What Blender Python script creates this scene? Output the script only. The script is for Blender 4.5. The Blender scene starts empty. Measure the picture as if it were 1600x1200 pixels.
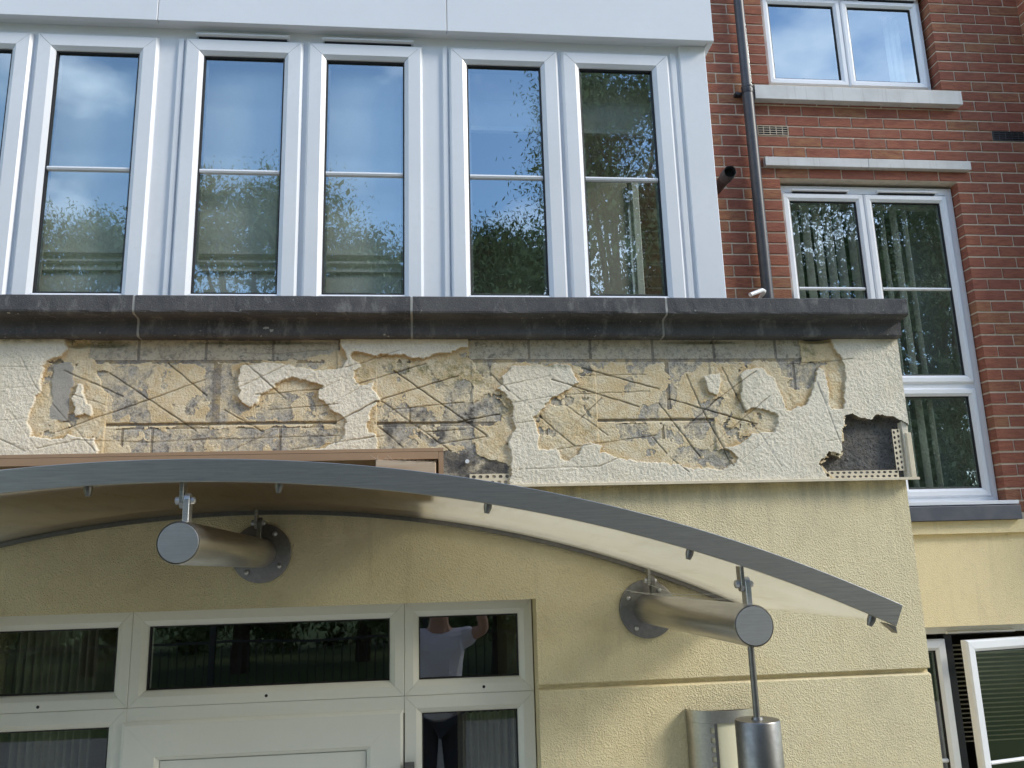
import bpy, bmesh, math, random
import numpy as np
from mathutils import Vector, Matrix
random.seed(7); rng = np.random.default_rng(7)
SC = bpy.context.scene; COL = SC.collection
R = math.radians

# ------------------------------------------------------------------ camera
CAM = Vector((0.0, -3.0, 2.65)); FPX = 1310.0
yaw, pit, rol = R(6.1), R(12.6), R(-1.67)
F = Vector((math.sin(yaw)*math.cos(pit), math.cos(yaw)*math.cos(pit), math.sin(pit)))
rr = F.cross(Vector((0,0,1))).normalized(); uu = rr.cross(F)
CR = rr*math.cos(rol) + uu*math.sin(rol); CU = -rr*math.sin(rol) + uu*math.cos(rol)
cd = bpy.data.cameras.new('camera'); cam = bpy.data.objects.new('camera', cd); COL.objects.link(cam)
m = Matrix((CR, CU, -F)).transposed().to_4x4(); m.translation = CAM; cam.matrix_world = m
cd.sensor_width = 36; cd.lens = FPX/1600*36; cd.clip_start = .02; cd.clip_end = 500
SC.camera = cam
# ------------------------------------------------------------------ sky, sun, exposure
SUN = Vector((0.80, -0.34, 0.56)).normalized()
w = bpy.data.worlds.new('World'); SC.world = w; w.use_nodes = True
nt = w.node_tree; nt.nodes.clear()
sky = nt.nodes.new('ShaderNodeTexSky'); sky.sky_type = 'NISHITA'; sky.sun_disc = False
sky.sun_elevation = math.asin(SUN.z); sky.sun_rotation = math.atan2(SUN.x, SUN.y); sky.air_density = 1.25; sky.dust_density = .3; sky.ozone_density = 3.5
tc = nt.nodes.new('ShaderNodeTexCoord'); mp = nt.nodes.new('ShaderNodeMapping'); mp.inputs['Scale'].default_value = (1,1,2.0)
nz = nt.nodes.new('ShaderNodeTexNoise'); nz.inputs['Scale'].default_value = 2.6; nz.inputs['Detail'].default_value = 7; nz.inputs['Roughness'].default_value = .55
rp = nt.nodes.new('ShaderNodeValToRGB'); rp.color_ramp.elements[0].position = .50; rp.color_ramp.elements[1].position = .72
mx = nt.nodes.new('ShaderNodeMix'); mx.data_type = 'RGBA'; mx.inputs[7].default_value = (8.6,9.1,9.9,1)
bg = nt.nodes.new('ShaderNodeBackground'); bg.inputs['Strength'].default_value = .15
wo = nt.nodes.new('ShaderNodeOutputWorld')
nt.links.new(tc.outputs['Generated'], mp.inputs[0]); nt.links.new(mp.outputs[0], nz.inputs['Vector'])
nt.links.new(nz.outputs['Fac'], rp.inputs[0]); nt.links.new(rp.outputs[0], mx.inputs[0])
nt.links.new(sky.outputs[0], mx.inputs[6]); nt.links.new(mx.outputs[2], bg.inputs[0]); nt.links.new(bg.outputs[0], wo.inputs[0])
sd = bpy.data.lights.new('sun', 'SUN'); sd.energy = 1.5; sd.angle = R(14); sd.color = (1.0, .93, .80)
so = bpy.data.objects.new('sun', sd); COL.objects.link(so); so.rotation_euler = SUN.to_track_quat('Z','Y').to_euler(); so.location = (6,-6,12)
SC.view_settings.view_transform = 'Standard'; SC.view_settings.look = 'None'; SC.view_settings.gamma = 1
SC.view_settings.exposure = 0.98
SC.render.engine = 'CYCLES'
try:
    SC.cycles.max_bounces = 8; SC.cycles.transparent_max_bounces = 16; SC.cycles.caustics_reflective = False; SC.cycles.caustics_refractive = False
except Exception: pass

# ------------------------------------------------------------------ helpers
def A(px, py, y):
    """photo point -> (x, z) on the real plane at depth y"""
    d = CR*((px-800)/FPX) + CU*((600-py)/FPX) + F
    t = (y-CAM.y)/d.y
    return CAM.x+d.x*t, CAM.z+d.z*t
def AX(px, py, y): return A(px,py,y)[0]
def AZ(px, py, y): return A(px,py,y)[1]
def proj(p):
    v = Vector(p)-CAM; d = v.dot(F)
    return 800+FPX*v.dot(CR)/d, 600-FPX*v.dot(CU)/d

def thing(name, label, cat, loc=(0,0,0), group=None):
    o = bpy.data.objects.new(name, None); o.empty_display_size = .05; COL.objects.link(o); o.location = loc
    o['label'] = label; o['category'] = cat; o['kind'] = 'thing'
    if group: o['group'] = group
    return o
def tag(o, label, cat, group=None):
    o['label'] = label; o['category'] = cat; o['kind'] = 'thing'
    if group: o['group'] = group
    return o
def wloc(p):
    v = Vector((0,0,0))
    while p is not None: v += p.location; p = p.parent
    return v
def link(name, me, parent=None, loc=(0,0,0)):
    o = bpy.data.objects.new(name, me); COL.objects.link(o); o.location = loc
    if parent is not None: o.parent = parent
    return o
class MB:
    """collects world-space shapes, builds ONE mesh object"""
    def __init__(s): s.v = []; s.f = []; s.mi = []; s.cur = 0
    def add(s, vs, fs):
        n = len(s.v); s.v += [tuple(p) for p in vs]; s.f += [tuple(i+n for i in f) for f in fs]; s.mi += [s.cur]*len(fs); return s
    def box(s, x0,x1,y0,y1,z0,z1):
        return s.add([(x0,y0,z0),(x1,y0,z0),(x1,y1,z0),(x0,y1,z0),(x0,y0,z1),(x1,y0,z1),(x1,y1,z1),(x0,y1,z1)],
            [(0,3,2,1),(4,5,6,7),(0,1,5,4),(1,2,6,5),(2,3,7,6),(3,0,4,7)])
    def prism_x(s, prof, x0, x1):      # prof: (y,z) loop
        n = len(prof); vs = [(x0,y,z) for y,z in prof]+[(x1,y,z) for y,z in prof]
        return s.add(vs, [(i,(i+1)%n,n+(i+1)%n,n+i) for i in range(n)]+[tuple(range(n))[::-1], tuple(range(n,2*n))])
    def tube(s, pts, r, n=16, caps=True):
        pts = [Vector(p) for p in pts]; rs = r if isinstance(r,(list,tuple)) else [r]*len(pts)
        vs = []; up0 = None
        for i,p in enumerate(pts):
            t = (pts[min(i+1,len(pts)-1)]-pts[max(i-1,0)])
            if t.length < 1e-9: t = pts[-1]-pts[0]
            t.normalize()
            if up0 is None: up0 = Vector((0,0,1)) if abs(t.z) < .9 else Vector((0,1,0))
            a = t.cross(up0).normalized(); b = a.cross(t)
            vs += [p + (a*math.cos(2*math.pi*k/n)+b*math.sin(2*math.pi*k/n))*rs[i] for k in range(n)]
        fs = [(i*n+k, i*n+(k+1)%n, (i+1)*n+(k+1)%n, (i+1)*n+k) for i in range(len(pts)-1) for k in range(n)]
        if caps: fs += [tuple(range(n))[::-1], tuple(range((len(pts)-1)*n, len(pts)*n))]
        return s.add(vs, fs)
    def ring(s, x0,x1,z0,z1, prof, gap=0.0009):
        """mitred frame: prof = [(inset, y)...] swept round the rectangle, four sections with hairline mitres"""
        def corner(d): return [(x0+d,z0+d),(x1-d,z0+d),(x1-d,z1-d),(x0+d,z1-d)]
        for k in range(4):
            a, b = [], []
            for d,y in prof:
                c = corner(d); p, q = Vector(c[k]), Vector(c[(k+1)%4]); t = (q-p).normalized()*gap
                p = p+t; q = q-t; a.append((p.x,y,p.y)); b.append((q.x,y,q.y))
            n = len(prof)
            s.add(a+b, [(i,i+1,n+i+1,n+i) for i in range(n-1)]+[tuple(range(n)), tuple(range(n,2*n))[::-1]])
        return s
    def build(s, name, mat, parent=None, bevel=0, smooth=False, label=None, seg=1):
        me = bpy.data.meshes.new(name); off = wloc(parent)
        bm = bmesh.new(); vs = [bm.verts.new(Vector(p)-off) for p in s.v]
        for f,i in zip(s.f, s.mi):
            try: bf = bm.faces.new([vs[k] for k in f]); bf.material_index = i
            except ValueError: pass
        bmesh.ops.recalc_face_normals(bm, faces=bm.faces)
        if bevel:
            es = [e for e in bm.edges if len(e.link_faces)==2 and e.calc_face_angle(0) > .7]
            bmesh.ops.bevel(bm, geom=es, offset=bevel, segments=seg, profile=.5, affect='EDGES', clamp_overlap=True)
        bm.to_mesh(me); bm.free()
        for mm in (mat if isinstance(mat,(list,tuple)) else [mat]): me.materials.append(mm)
        if smooth:
            me.polygons.foreach_set('use_smooth', [True]*len(me.polygons)); me.set_sharp_from_angle(angle=R(40))
        o = link(name, me, parent)
        if label: o['label'] = label
        return o
def npmesh(name, V, Q, mats, parent=None, mi=None, smooth=True, attrs=None):
    me = bpy.data.meshes.new(name); off = wloc(parent); V = np.asarray(V, np.float32)-np.array(off, np.float32)
    Q = np.asarray(Q, np.int32); k = Q.shape[1]
    me.vertices.add(len(V)); me.vertices.foreach_set('co', V.ravel())
    me.loops.add(Q.size); me.loops.foreach_set('vertex_index', Q.ravel())
    me.polygons.add(len(Q)); me.polygons.foreach_set('loop_start', np.arange(0,Q.size,k,dtype=np.int32))
    if mi is not None: me.polygons.foreach_set('material_index', np.asarray(mi,np.int32))
    for mm in mats: me.materials.append(mm)
    me.update(calc_edges=True)
    if smooth: me.polygons.foreach_set('use_smooth', np.ones(len(Q),bool))
    for n,a in (attrs or {}).items():
        at = me.attributes.new(n,'FLOAT','POINT'); at.data.foreach_set('value', np.asarray(a,np.float32))
    return link(name, me, parent)

# ------------------------------------------------------------------ materials
class NM:
    def __init__(s, name):
        s.m = bpy.data.materials.new(name); s.m.use_nodes = True; s.t = s.m.node_tree; s.b = s.t.nodes['Principled BSDF']
        s.pos = None
    def n(s, typ, **kw):
        x = s.t.nodes.new(typ)
        for k,v in kw.items(): setattr(x,k,v)
        return x
    def l(s, a, b): s.t.links.new(a,b)
    def P(s, scale=None):
        if s.pos is None: s.pos = s.n('ShaderNodeNewGeometry').outputs['Position']
        if scale is None: return s.pos
        mp = s.n('ShaderNodeMapping'); mp.inputs['Scale'].default_value = scale; s.l(s.pos, mp.inputs[0]); return mp.outputs[0]
    def noise(s, scale, detail=4, rough=.55, stretch=None):
        x = s.n('ShaderNodeTexNoise'); x.inputs['Scale'].default_value = scale; x.inputs['Detail'].default_value = detail; x.inputs['Roughness'].default_value = rough
        s.l(s.P(stretch), x.inputs['Vector']); return x.outputs['Fac']
    def ramp(s, fac, lo, hi, a=(0,0,0), b=(1,1,1)):
        x = s.n('ShaderNodeValToRGB'); e = x.color_ramp.elements
        e[0].position = lo; e[1].position = hi; e[0].color = (*a,1); e[1].color = (*b,1); s.l(fac, x.inputs[0]); return x.outputs[0]
    def mix(s, fac, a, b, blend='MIX'):
        x = s.n('ShaderNodeMix', data_type='RGBA', blend_type=blend)
        for v,i in ((fac,0),(a,6),(b,7)):
            if isinstance(v,(int,float)): x.inputs[i].default_value = v
            elif isinstance(v,tuple): x.inputs[i].default_value = (*v,1)
            else: s.l(v, x.inputs[i])
        return x.outputs[2]
    def math(s, op, a, b=0.0):
        x = s.n('ShaderNodeMath', operation=op)
        for v,i in ((a,0),(b,1)):
            if isinstance(v,(int,float)): x.inputs[i].default_value = v
            else: s.l(v, x.inputs[i])
        return x.outputs[0]
    def attr(s, name): 
        x = s.n('ShaderNodeAttribute'); x.attribute_name = name; return x.outputs['Fac']
    def bump(s, h, dist, strength=1.0):
        x = s.n('ShaderNodeBump'); x.inputs['Distance'].default_value = dist; x.inputs['Strength'].default_value = strength
        s.l(h, x.inputs['Height'])
        old = s.b.inputs['Normal'].links
        if old: s.l(old[0].from_socket, x.inputs['Normal'])
        s.l(x.outputs[0], s.b.inputs['Normal'])
    def done(s, col=None, rough=None, metal=0, spec=None):
        if col is not None:
            if isinstance(col,tuple): s.b.inputs['Base Color'].default_value = (*col,1)
            else: s.l(col, s.b.inputs['Base Color'])
        if rough is not None:
            if isinstance(rough,(int,float)): s.b.inputs['Roughness'].default_value = rough
            else: s.l(rough, s.b.inputs['Roughness'])
        s.b.inputs['Metallic'].default_value = metal
        if spec is not None: s.b.inputs['Specular IOR Level'].default_value = spec
        return s.m
def plain(name, col, rough=.6, metal=0, dirt=.12, scale=6, spec=None):
    x = NM(name); d = tuple(c*(1-dirt) for c in col)
    c = x.mix(x.ramp(x.noise(scale,5), .35,.7), col, d); c = x.mix(x.ramp(x.noise(scale*14,3),.45,.75), c, tuple(q*(1-dirt*.6) for q in col))
    return x.done(c, rough, metal, spec)
def render_mat(name, a, b, stain, grain=150, dist=.0035):
    x = NM(name)
    c = x.mix(x.ramp(x.noise(1.6,5,.6),.35,.68), a, b)
    c = x.mix(x.ramp(x.noise(9,6,.65),.50,.78), c, stain)
    c = x.mix(x.math('MULTIPLY', x.ramp(x.noise(90,3),.52,.72), .35), c, tuple(q*.72 for q in a))
    # weather streaks under the bead: vertical runs of grime
    s = x.ramp(x.noise(1,5,.6,(22,22,1.6)),.56,.80)
    c = x.mix(x.math('MULTIPLY', s, .38), c, tuple(q*.62 for q in stain))
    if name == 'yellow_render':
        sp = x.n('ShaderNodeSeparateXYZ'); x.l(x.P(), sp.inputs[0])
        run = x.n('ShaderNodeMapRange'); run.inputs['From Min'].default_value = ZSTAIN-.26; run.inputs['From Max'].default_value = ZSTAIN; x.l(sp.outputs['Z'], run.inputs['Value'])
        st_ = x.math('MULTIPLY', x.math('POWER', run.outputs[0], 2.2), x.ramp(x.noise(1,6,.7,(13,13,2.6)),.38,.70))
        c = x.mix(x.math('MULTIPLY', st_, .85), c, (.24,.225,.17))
        c = x.mix(x.math('MULTIPLY', x.ramp(x.noise(2.6,6,.7),.50,.76), .48), c, (.54,.46,.31))
    v = x.n('ShaderNodeTexVoronoi'); v.inputs['Scale'].default_value = grain*.62; v.inputs['Randomness'].default_value = 1
    wp = x.n('ShaderNodeVectorMath', operation='ADD'); nz = x.n('ShaderNodeTexNoise'); nz.inputs['Scale'].default_value = 60; nz.inputs['Detail'].default_value = 2
    x.l(x.P(), nz.inputs['Vector']); sc = x.n('ShaderNodeVectorMath', operation='SCALE'); sc.inputs['Scale'].default_value = .02; x.l(nz.outputs['Color'], sc.inputs[0])
    x.l(x.P(), wp.inputs[0]); x.l(sc.outputs[0], wp.inputs[1]); x.l(wp.outputs[0], v.inputs['Vector'])
    x.bump(v.outputs['Distance'], dist*1.6, .8)
    x.bump(x.noise(grain*.8,4,.6), dist*1.1, .9)
    return x.done(c, .93, 0, .2)
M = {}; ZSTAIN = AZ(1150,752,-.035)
# cream top coat of the band; attributes: cut (grinder slots), moss
def band_mat(name, a, b, c2, rough_grain, dist, moss=True):
    x = NM(name)
    c = x.mix(x.ramp(x.noise(5,6,.6),.38,.66), a, b)
    c = x.mix(x.ramp(x.noise(24,6,.7),.50,.72), c, c2)
    c = x.mix(x.math('MULTIPLY', x.ramp(x.noise(140,3),.52,.70), .45), c, tuple(q*.66 for q in a))
    if moss: c = x.mix(x.math('MULTIPLY', x.attr('moss'), x.ramp(x.noise(45,5,.7),.38,.62)), c, (.105,.120,.035))
    c = x.mix(x.math('MULTIPLY', x.attr('rim'), .8), c, (.60,.40,.19)) if 'ochre' in name else c
    c = x.mix(x.math('MULTIPLY', x.attr('char'), .35), c, (.36,.31,.23)) if 'ochre' in name else c
    c = x.mix(x.math('MULTIPLY', x.attr('residue'), .55), c, (.82,.74,.57)) if 'ochre' in name else c
    c = x.mix(x.attr('cut'), c, (.20,.15,.10))
    c = x.mix(x.math('MULTIPLY', x.attr('grime'), x.ramp(x.noise(12,5,.7),.25,.65)), c, (.13,.115,.07))
    x.bump(x.noise(rough_grain,5,.65), dist, 1.0)
    return x.done(c, .95, 0, .15)
M['top'] = band_mat('cream_top_coat', (.87,.80,.66), (.82,.74,.58), (.79,.72,.58), 210, .0034)
M['base'] = band_mat('ochre_base_coat', (.76,.62,.39), (.66,.50,.28), (.80,.70,.50), 130, .006)
M['patch'] = band_mat('grey_mortar_patch', (.40,.38,.34), (.36,.345,.31), (.43,.41,.36), 200, .0015)
def block_mat(name, a, b, res, pit_amount=.5):
    x = NM(name)
    oi = x.n('ShaderNodeObjectInfo')
    c = x.mix(oi.outputs['Random'], a, b)
    c = x.mix(x.ramp(x.noise(30,6,.7),.45,.62), c, tuple(q*.72 for q in a))
    c = x.mix(x.math('MULTIPLY', x.ramp(x.noise(120,3,.6),.56,.62), pit_amount), c, tuple(q*.30 for q in a))
    c = x.mix(x.attr('char'), c, (.115,.108,.103))
    c = x.mix(x.math('MULTIPLY', x.attr('residue'), x.math('SUBTRACT', 1.0, x.math('MULTIPLY', x.attr('char'), .8))), c, x.mix(x.ramp(x.noise(40,5),.4,.65), res, tuple(q*.8 for q in res)))
    c = x.mix(x.math('MULTIPLY', x.attr('moss'), x.ramp(x.noise(45,5,.7),.38,.62)), c, (.105,.120,.035))
    c = x.mix(x.attr('cut'), c, (.14,.115,.09))
    c = x.mix(x.math('MULTIPLY', x.attr('grime'), x.ramp(x.noise(12,5,.7),.25,.65)), c, (.10,.085,.055))
    x.bump(x.noise(120,5,.7), .007, 1)
    return x.done(c, .95, 0, .15)
M['block'] = block_mat('grey_block', (.48,.45,.40), (.56,.52,.45), (.78,.67,.47))
M['cblock'] = block_mat('charcoal_block', (.16,.155,.15), (.17,.165,.16), (.34,.28,.18), .7)
M['sbrick'] = block_mat('buff_concrete_brick', (.66,.59,.46), (.57,.53,.44), (.68,.58,.41), .35)
M['mortar'] = block_mat('old_mortar', (.34,.31,.27), (.34,.31,.27), (.50,.40,.24), .3)
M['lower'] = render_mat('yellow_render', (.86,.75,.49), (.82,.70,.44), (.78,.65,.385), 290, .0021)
M['wing'] = render_mat('wing_render', (.80,.68,.42), (.78,.66,.40), (.74,.62,.37), 300, .0012)
# coping stone
x = NM('weathered_cast_stone'); c = x.mix(x.ramp(x.noise(7,6,.65),.35,.7), (.070,.070,.076), (.13,.128,.13))
c = x.mix(x.ramp(x.noise(1,6,.7,(20,20,9)),.54,.82), c, (.30,.295,.285)); c = x.mix(x.ramp(x.noise(160,2),.60,.70), c, (.15,.145,.14))
c = x.mix(x.ramp(x.noise(38,3,.5),.70,.74), c, (.42,.42,.38))
x.bump(x.noise(220,4,.6), .003, .8); M['coping'] = x.done(c, .88, 0, .25)
M['joint'] = plain('pale_joint_mortar', (.44,.44,.42), .9, 0, .35, 30)
M['pvc'] = plain('white_upvc', (.79,.81,.85), .30, 0, .07, 3, .5)
M['fascia'] = plain('white_fascia_board', (.79,.81,.85), .38, 0, .06, 2, .5)
M['doorpvc'] = plain('white_door_upvc', (.86,.85,.79), .33, 0, .05, 3, .5)
M['gasket'] = plain('black_gasket', (.012,.012,.014), .6)
M['dark'] = plain('black_plastic', (.02,.02,.024), .45)
x = NM('grey_pipe'); c = x.mix(x.ramp(x.noise(30,5),.4,.7), (.045,.047,.055), (.065,.066,.072)); M['pipe'] = x.done(c, .42, 0, .5)
def steel(name, a, b, rough, stretch, lo=.4):
    x = NM(name); n = x.noise(1,5,.6,stretch); c = x.mix(x.ramp(n,.3,.7), a, b)
    c = x.mix(x.math('MULTIPLY', x.ramp(x.noise(5,5,.6),.45,.7), .5), c, tuple(q*.72 for q in a))
    r = x.math('ADD', x.math('MULTIPLY', n, .22), rough-.1); x.bump(n, .0006, .5)
    return x.done(c, r, 1.0)
M['steel'] = steel('brushed_steel_band', (.50,.485,.46), (.29,.285,.28), .40, (9,60,170))
M['tube'] = steel('brushed_steel_tube', (.58,.55,.50), (.47,.45,.42), .34, (120,6,120))
M['cap'] = steel('brushed_steel_cap', (.62,.62,.62), (.47,.47,.48), .42, (14,60,200))
M['darksteel'] = steel('tarnished_steel', (.26,.25,.235), (.19,.185,.18), .40, (60,60,60))
def glass(name, base, k, tint, sheen=(1,1,1)):
    x = NM(name); x.t.nodes.remove(x.b); out = x.t.nodes['Material Output']
    tr = x.n('ShaderNodeBsdfTransparent'); tr.inputs[0].default_value = (*tint,1)
    gl = x.n('ShaderNodeBsdfGlossy'); gl.inputs['Roughness'].default_value = .0; gl.inputs[0].default_value = (*sheen,1)
    ge = x.n('ShaderNodeNewGeometry'); dt = x.n('ShaderNodeVectorMath', operation='DOT_PRODUCT'); x.l(ge.outputs['Incoming'], dt.inputs[0]); x.l(ge.outputs['Normal'], dt.inputs[1])
    sch = x.math('ADD', x.math('MULTIPLY', x.math('POWER', x.math('SUBTRACT', 1.0, x.math('ABSOLUTE', dt.outputs['Value'])), 5.0), .96), .043)
    bp = x.n('ShaderNodeBump'); bp.inputs['Distance'].default_value = .0012; bp.inputs['Strength'].default_value = .35; x.l(x.noise(2.2,2), bp.inputs['Height'])
    x.l(bp.outputs[0], gl.inputs['Normal'])
    f = x.math('ADD', x.math('MULTIPLY', sch, k), base)
    f = x.math('MINIMUM', f, 1.0)
    mxs = x.n('ShaderNodeMixShader'); x.l(f, mxs.inputs[0]); x.l(tr.outputs[0], mxs.inputs[1]); x.l(gl.outputs[0], mxs.inputs[2]); x.l(mxs.outputs[0], out.inputs[0])
    return x.m
M['glass'] = glass('coated_double_glazing', .28, 2.0, (.93,.97,.95), (.78,.92,1.0))
M['doorglass'] = glass('door_glazing', .05, 2.0, (.75,.80,.78))
x = NM('frosted_acrylic'); x.t.nodes.remove(x.b); out = x.t.nodes['Material Output']
tl = x.n('ShaderNodeBsdfTranslucent'); cc = x.mix(x.ramp(x.noise(3,5),.35,.7), (.70,.655,.53), (.62,.57,.44)); cc = x.mix(x.math('MULTIPLY', x.ramp(x.noise(1,6,.7,(26,3,26)),.52,.74), .5), cc, (.44,.39,.27)); cc = x.mix(x.ramp(x.noise(55,3),.70,.76), cc, (.25,.21,.14)); x.l(cc, tl.inputs[0])
df = x.n('ShaderNodeBsdfDiffuse'); x.l(cc, df.inputs[0]); tp = x.n('ShaderNodeBsdfTransparent'); tp.inputs[0].default_value = (.95,.94,.9,1)
gl = x.n('ShaderNodeBsdfGlossy'); gl.inputs['Roughness'].default_value = .16
a1 = x.n('ShaderNodeMixShader'); a1.inputs[0].default_value = .12; x.l(tl.outputs[0],a1.inputs[1]); x.l(df.outputs[0],a1.inputs[2])
a2 = x.n('ShaderNodeMixShader'); a2.inputs[0].default_value = .52; x.l(a1.outputs[0],a2.inputs[1]); x.l(tp.outputs[0],a2.inputs[2])
a3 = x.n('ShaderNodeMixShader'); a3.inputs[0].default_value = .08; x.l(a2.outputs[0],a3.inputs[1]); x.l(gl.outputs[0],a3.inputs[2]); x.l(a3.outputs[0], out.inputs[0])
M['acrylic'] = x.m
x = NM('red_brick'); oi = x.n('ShaderNodeObjectInfo'); cr = x.n('ShaderNodeValToRGB'); cr.color_ramp.interpolation = 'LINEAR'
e = cr.color_ramp.elements; e[0].position = 0; e[0].color = (.31,.122,.080,1); e[1].position = 1; e[1].color = (.36,.165,.092,1)
for p_, c_ in ((.2,(.335,.130,.081)),(.42,(.285,.112,.08)),(.6,(.36,.14,.084)),(.78,(.315,.128,.084)),(.9,(.31,.165,.090))):
    q = e.new(p_); q.color = (*c_,1)
x.l(oi.outputs['Random'], cr.inputs[0]); c = x.mix(x.ramp(x.noise(1,5,.65,(14,14,60)),.40,.70), cr.outputs[0], (.21,.075,.055))
c = x.mix(x.math('MULTIPLY', x.ramp(x.noise(90,4,.6),.58,.72), .55), c, (.15,.06,.045)); c = x.mix(x.math('MULTIPLY', x.ramp(x.noise(7,5),.58,.8), .35), c, (.33,.22,.15))
x.bump(x.noise(1,5,.65,(40,40,150)), .006, .9); M['brick'] = x.done(c, .9, 0, .2)
x = NM('brick_mortar'); c = x.mix(x.ramp(x.noise(4,6,.65),.3,.7),(.68,.59,.48),(.55,.47,.38)); c = x.mix(x.ramp(x.noise(30,5,.7),.5,.7),c,(.48,.40,.32)); x.bump(x.noise(150,3),.002,.8); M['bmortar'] = x.done(c,.95,0,.2)
M['wood'] = plain('brown_board', (.43,.27,.16), .62, 0, .14, 9)
x = NM('raw_timber'); n = x.noise(1,5,.6,(3,60,60)); M['timber'] = x.done(x.mix(x.ramp(n,.35,.65),(.66,.52,.38),(.54,.38,.25)), .8)
x = NM('sill_stone'); c = x.mix(x.ramp(x.noise(6,6),.4,.7),(.60,.60,.60),(.50,.50,.49)); c = x.mix(x.math('MULTIPLY',x.ramp(x.noise(1,5,.7,(40,40,1.5)),.55,.78),.6),c,(.30,.29,.27)); x.bump(x.noise(200,3),.001,.6); M['stone'] = x.done(c,.85)
x = NM('slate_sill'); c = x.mix(x.ramp(x.noise(8,6),.4,.7),(.055,.062,.085),(.10,.105,.125)); M['slate'] = x.done(c,.6)
M['bead'] = plain('plastic_render_bead', (.78,.68,.50), .55, 0, .2, 25)
M['blind'] = plain('cream_blind_fabric', (.86,.86,.76), .9, 0, .08, 10)
M['slat'] = plain('pale_blind_slat', (.86,.88,.82), .8, 0, .06, 10)
M['curtain'] = plain('beige_curtain', (.56,.51,.40), .9, 0, .2, 8)
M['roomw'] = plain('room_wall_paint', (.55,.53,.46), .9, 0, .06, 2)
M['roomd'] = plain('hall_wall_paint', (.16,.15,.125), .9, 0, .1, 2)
M['roof'] = plain('grey_felt', (.12,.12,.125), .9, 0, .2, 8)
x = NM('lawn_ground'); c = x.mix(x.ramp(x.noise(1.2,6),.35,.7),(.060,.105,.022),(.095,.14,.035)); M['lawn'] = x.done(c,.95)
M['paving'] = plain('concrete_paving', (.46,.41,.34), .9, 0, .25, 4)
x = NM('leaf_green'); oi = x.n('ShaderNodeObjectInfo'); c = x.mix(x.ramp(x.noise(1.1,5),.35,.65),(.085,.135,.038),(.15,.20,.065)); c = x.mix(x.math('MULTIPLY',oi.outputs['Random'],.5),c,(.035,.060,.02)); M['leaf'] = x.done(c,.6)
M['bark'] = plain('bark', (.075,.055,.04), .95, 0, .4, 12)
M['iron'] = plain('black_iron', (.015,.015,.016), .5)
M['skin'] = plain('skin', (.52,.32,.24), .6, 0, .06, 20); M['shirt'] = plain('white_tshirt', (.70,.70,.78), .9, 0, .06, 15)
M['trouser'] = plain('dark_trousers', (.04,.045,.06), .9, 0, .2, 15); M['hair'] = plain('brown_hair', (.05,.032,.02), .8, 0, .3, 60)
x = NM('opal_diffuser'); M['opal'] = x.done((.82,.76,.55), .45)
x = NM('cobweb'); M['web'] = x.done((.7,.68,.6), .9)

# ------------------------------------------------------------------ ground behind and below the camera
gx = np.linspace(-60,60,61); gy = np.array([-90,-60,-40,-30,-24,-20,-17,-14,-11,-8,-6,-4.5,-3.6,-2.9,-2.2,-1.6,-1.0,2.5,10,40,90.])
gz = np.interp(gy, [-90,-30,-16,-11,-4,-2.6,-1.4,90],[3.0,1.6,.95,.78,.72,.66,0,0])
X_,Y_ = np.meshgrid(gx,gy); Z_ = np.repeat(gz[:,None],61,1)
nx = 61; Q = [(j*nx+i, j*nx+i+1, (j+1)*nx+i+1, (j+1)*nx+i) for j in range(len(gy)-1) for i in range(nx-1)]
o = npmesh('lawn', np.c_[X_.ravel(),Y_.ravel(),Z_.ravel()], Q, [M['lawn']]); o['kind'] = 'structure'
o = MB().add([(-6,-8.2,.796),(7,-8.2,.796),(-6,-4,.730),(7,-4,.730),(-6,-2.6,.668),(7,-2.6,.668),(-6,-1.4,.012),(7,-1.4,.012),(-6,1.9,.012),(7,1.9,.012)],[(0,1,3,2),(2,3,5,4),(4,5,7,6),(6,7,9,8)]).build('bounce_paving', M['paving']); o['kind'] = 'structure'  # unseen paving, widened and warmed to bounce light onto the wall

# ------------------------------------------------------------------ entrance wall: yellow render, broken cream band, blockwork
YB = -.035
ZT = AZ(700,462.5,-.13); ZCB = ZT-.1335          # coping top / underside
ZB = AZ(1150,752,YB)                              # drip bead under the band
XR = AX(1446,986,0.0); XBR = XR+.020              # right arris of wall / of band
XD = AX(841,1050,0.0); XDL = -1.14-XD             # door opening
ZH = AZ(500,947,0.0)
wall = thing('rendered_wall', 'cream and yellow rendered wall with hacked-off band exposing blockwork, above the entrance door', 'wall', (0,0,0))
zg1 = AZ(1150,1057,0.0); zg0 = zg1-.019
def lower_prof(y1): return [(0,0),(0,zg0-.003),(.003,zg0),(.020,zg0+.005),(.020,zg1-.002),(.002,zg1),(0,zg1+.003),(0,ZB),(y1,ZB),(y1,0)]
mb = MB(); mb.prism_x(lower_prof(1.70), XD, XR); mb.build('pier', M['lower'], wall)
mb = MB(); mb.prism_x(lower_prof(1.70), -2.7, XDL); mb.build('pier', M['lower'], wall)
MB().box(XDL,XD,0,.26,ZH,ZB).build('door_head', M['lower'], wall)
MB().box(-2.7,XR+.004,.030,1.70,ZB+.0005,ZT-.14).build('wall_core', M['mortar'], wall)
MB().box(XR-.004,XBR-.002,YB+.006,.9,ZB+.004,ZCB).build('band_return', M['top'], wall)
MB().box(-2.7,-1.6195,YB,.03,ZB+.003,ZCB).build('band_end', M['top'], wall)

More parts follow.
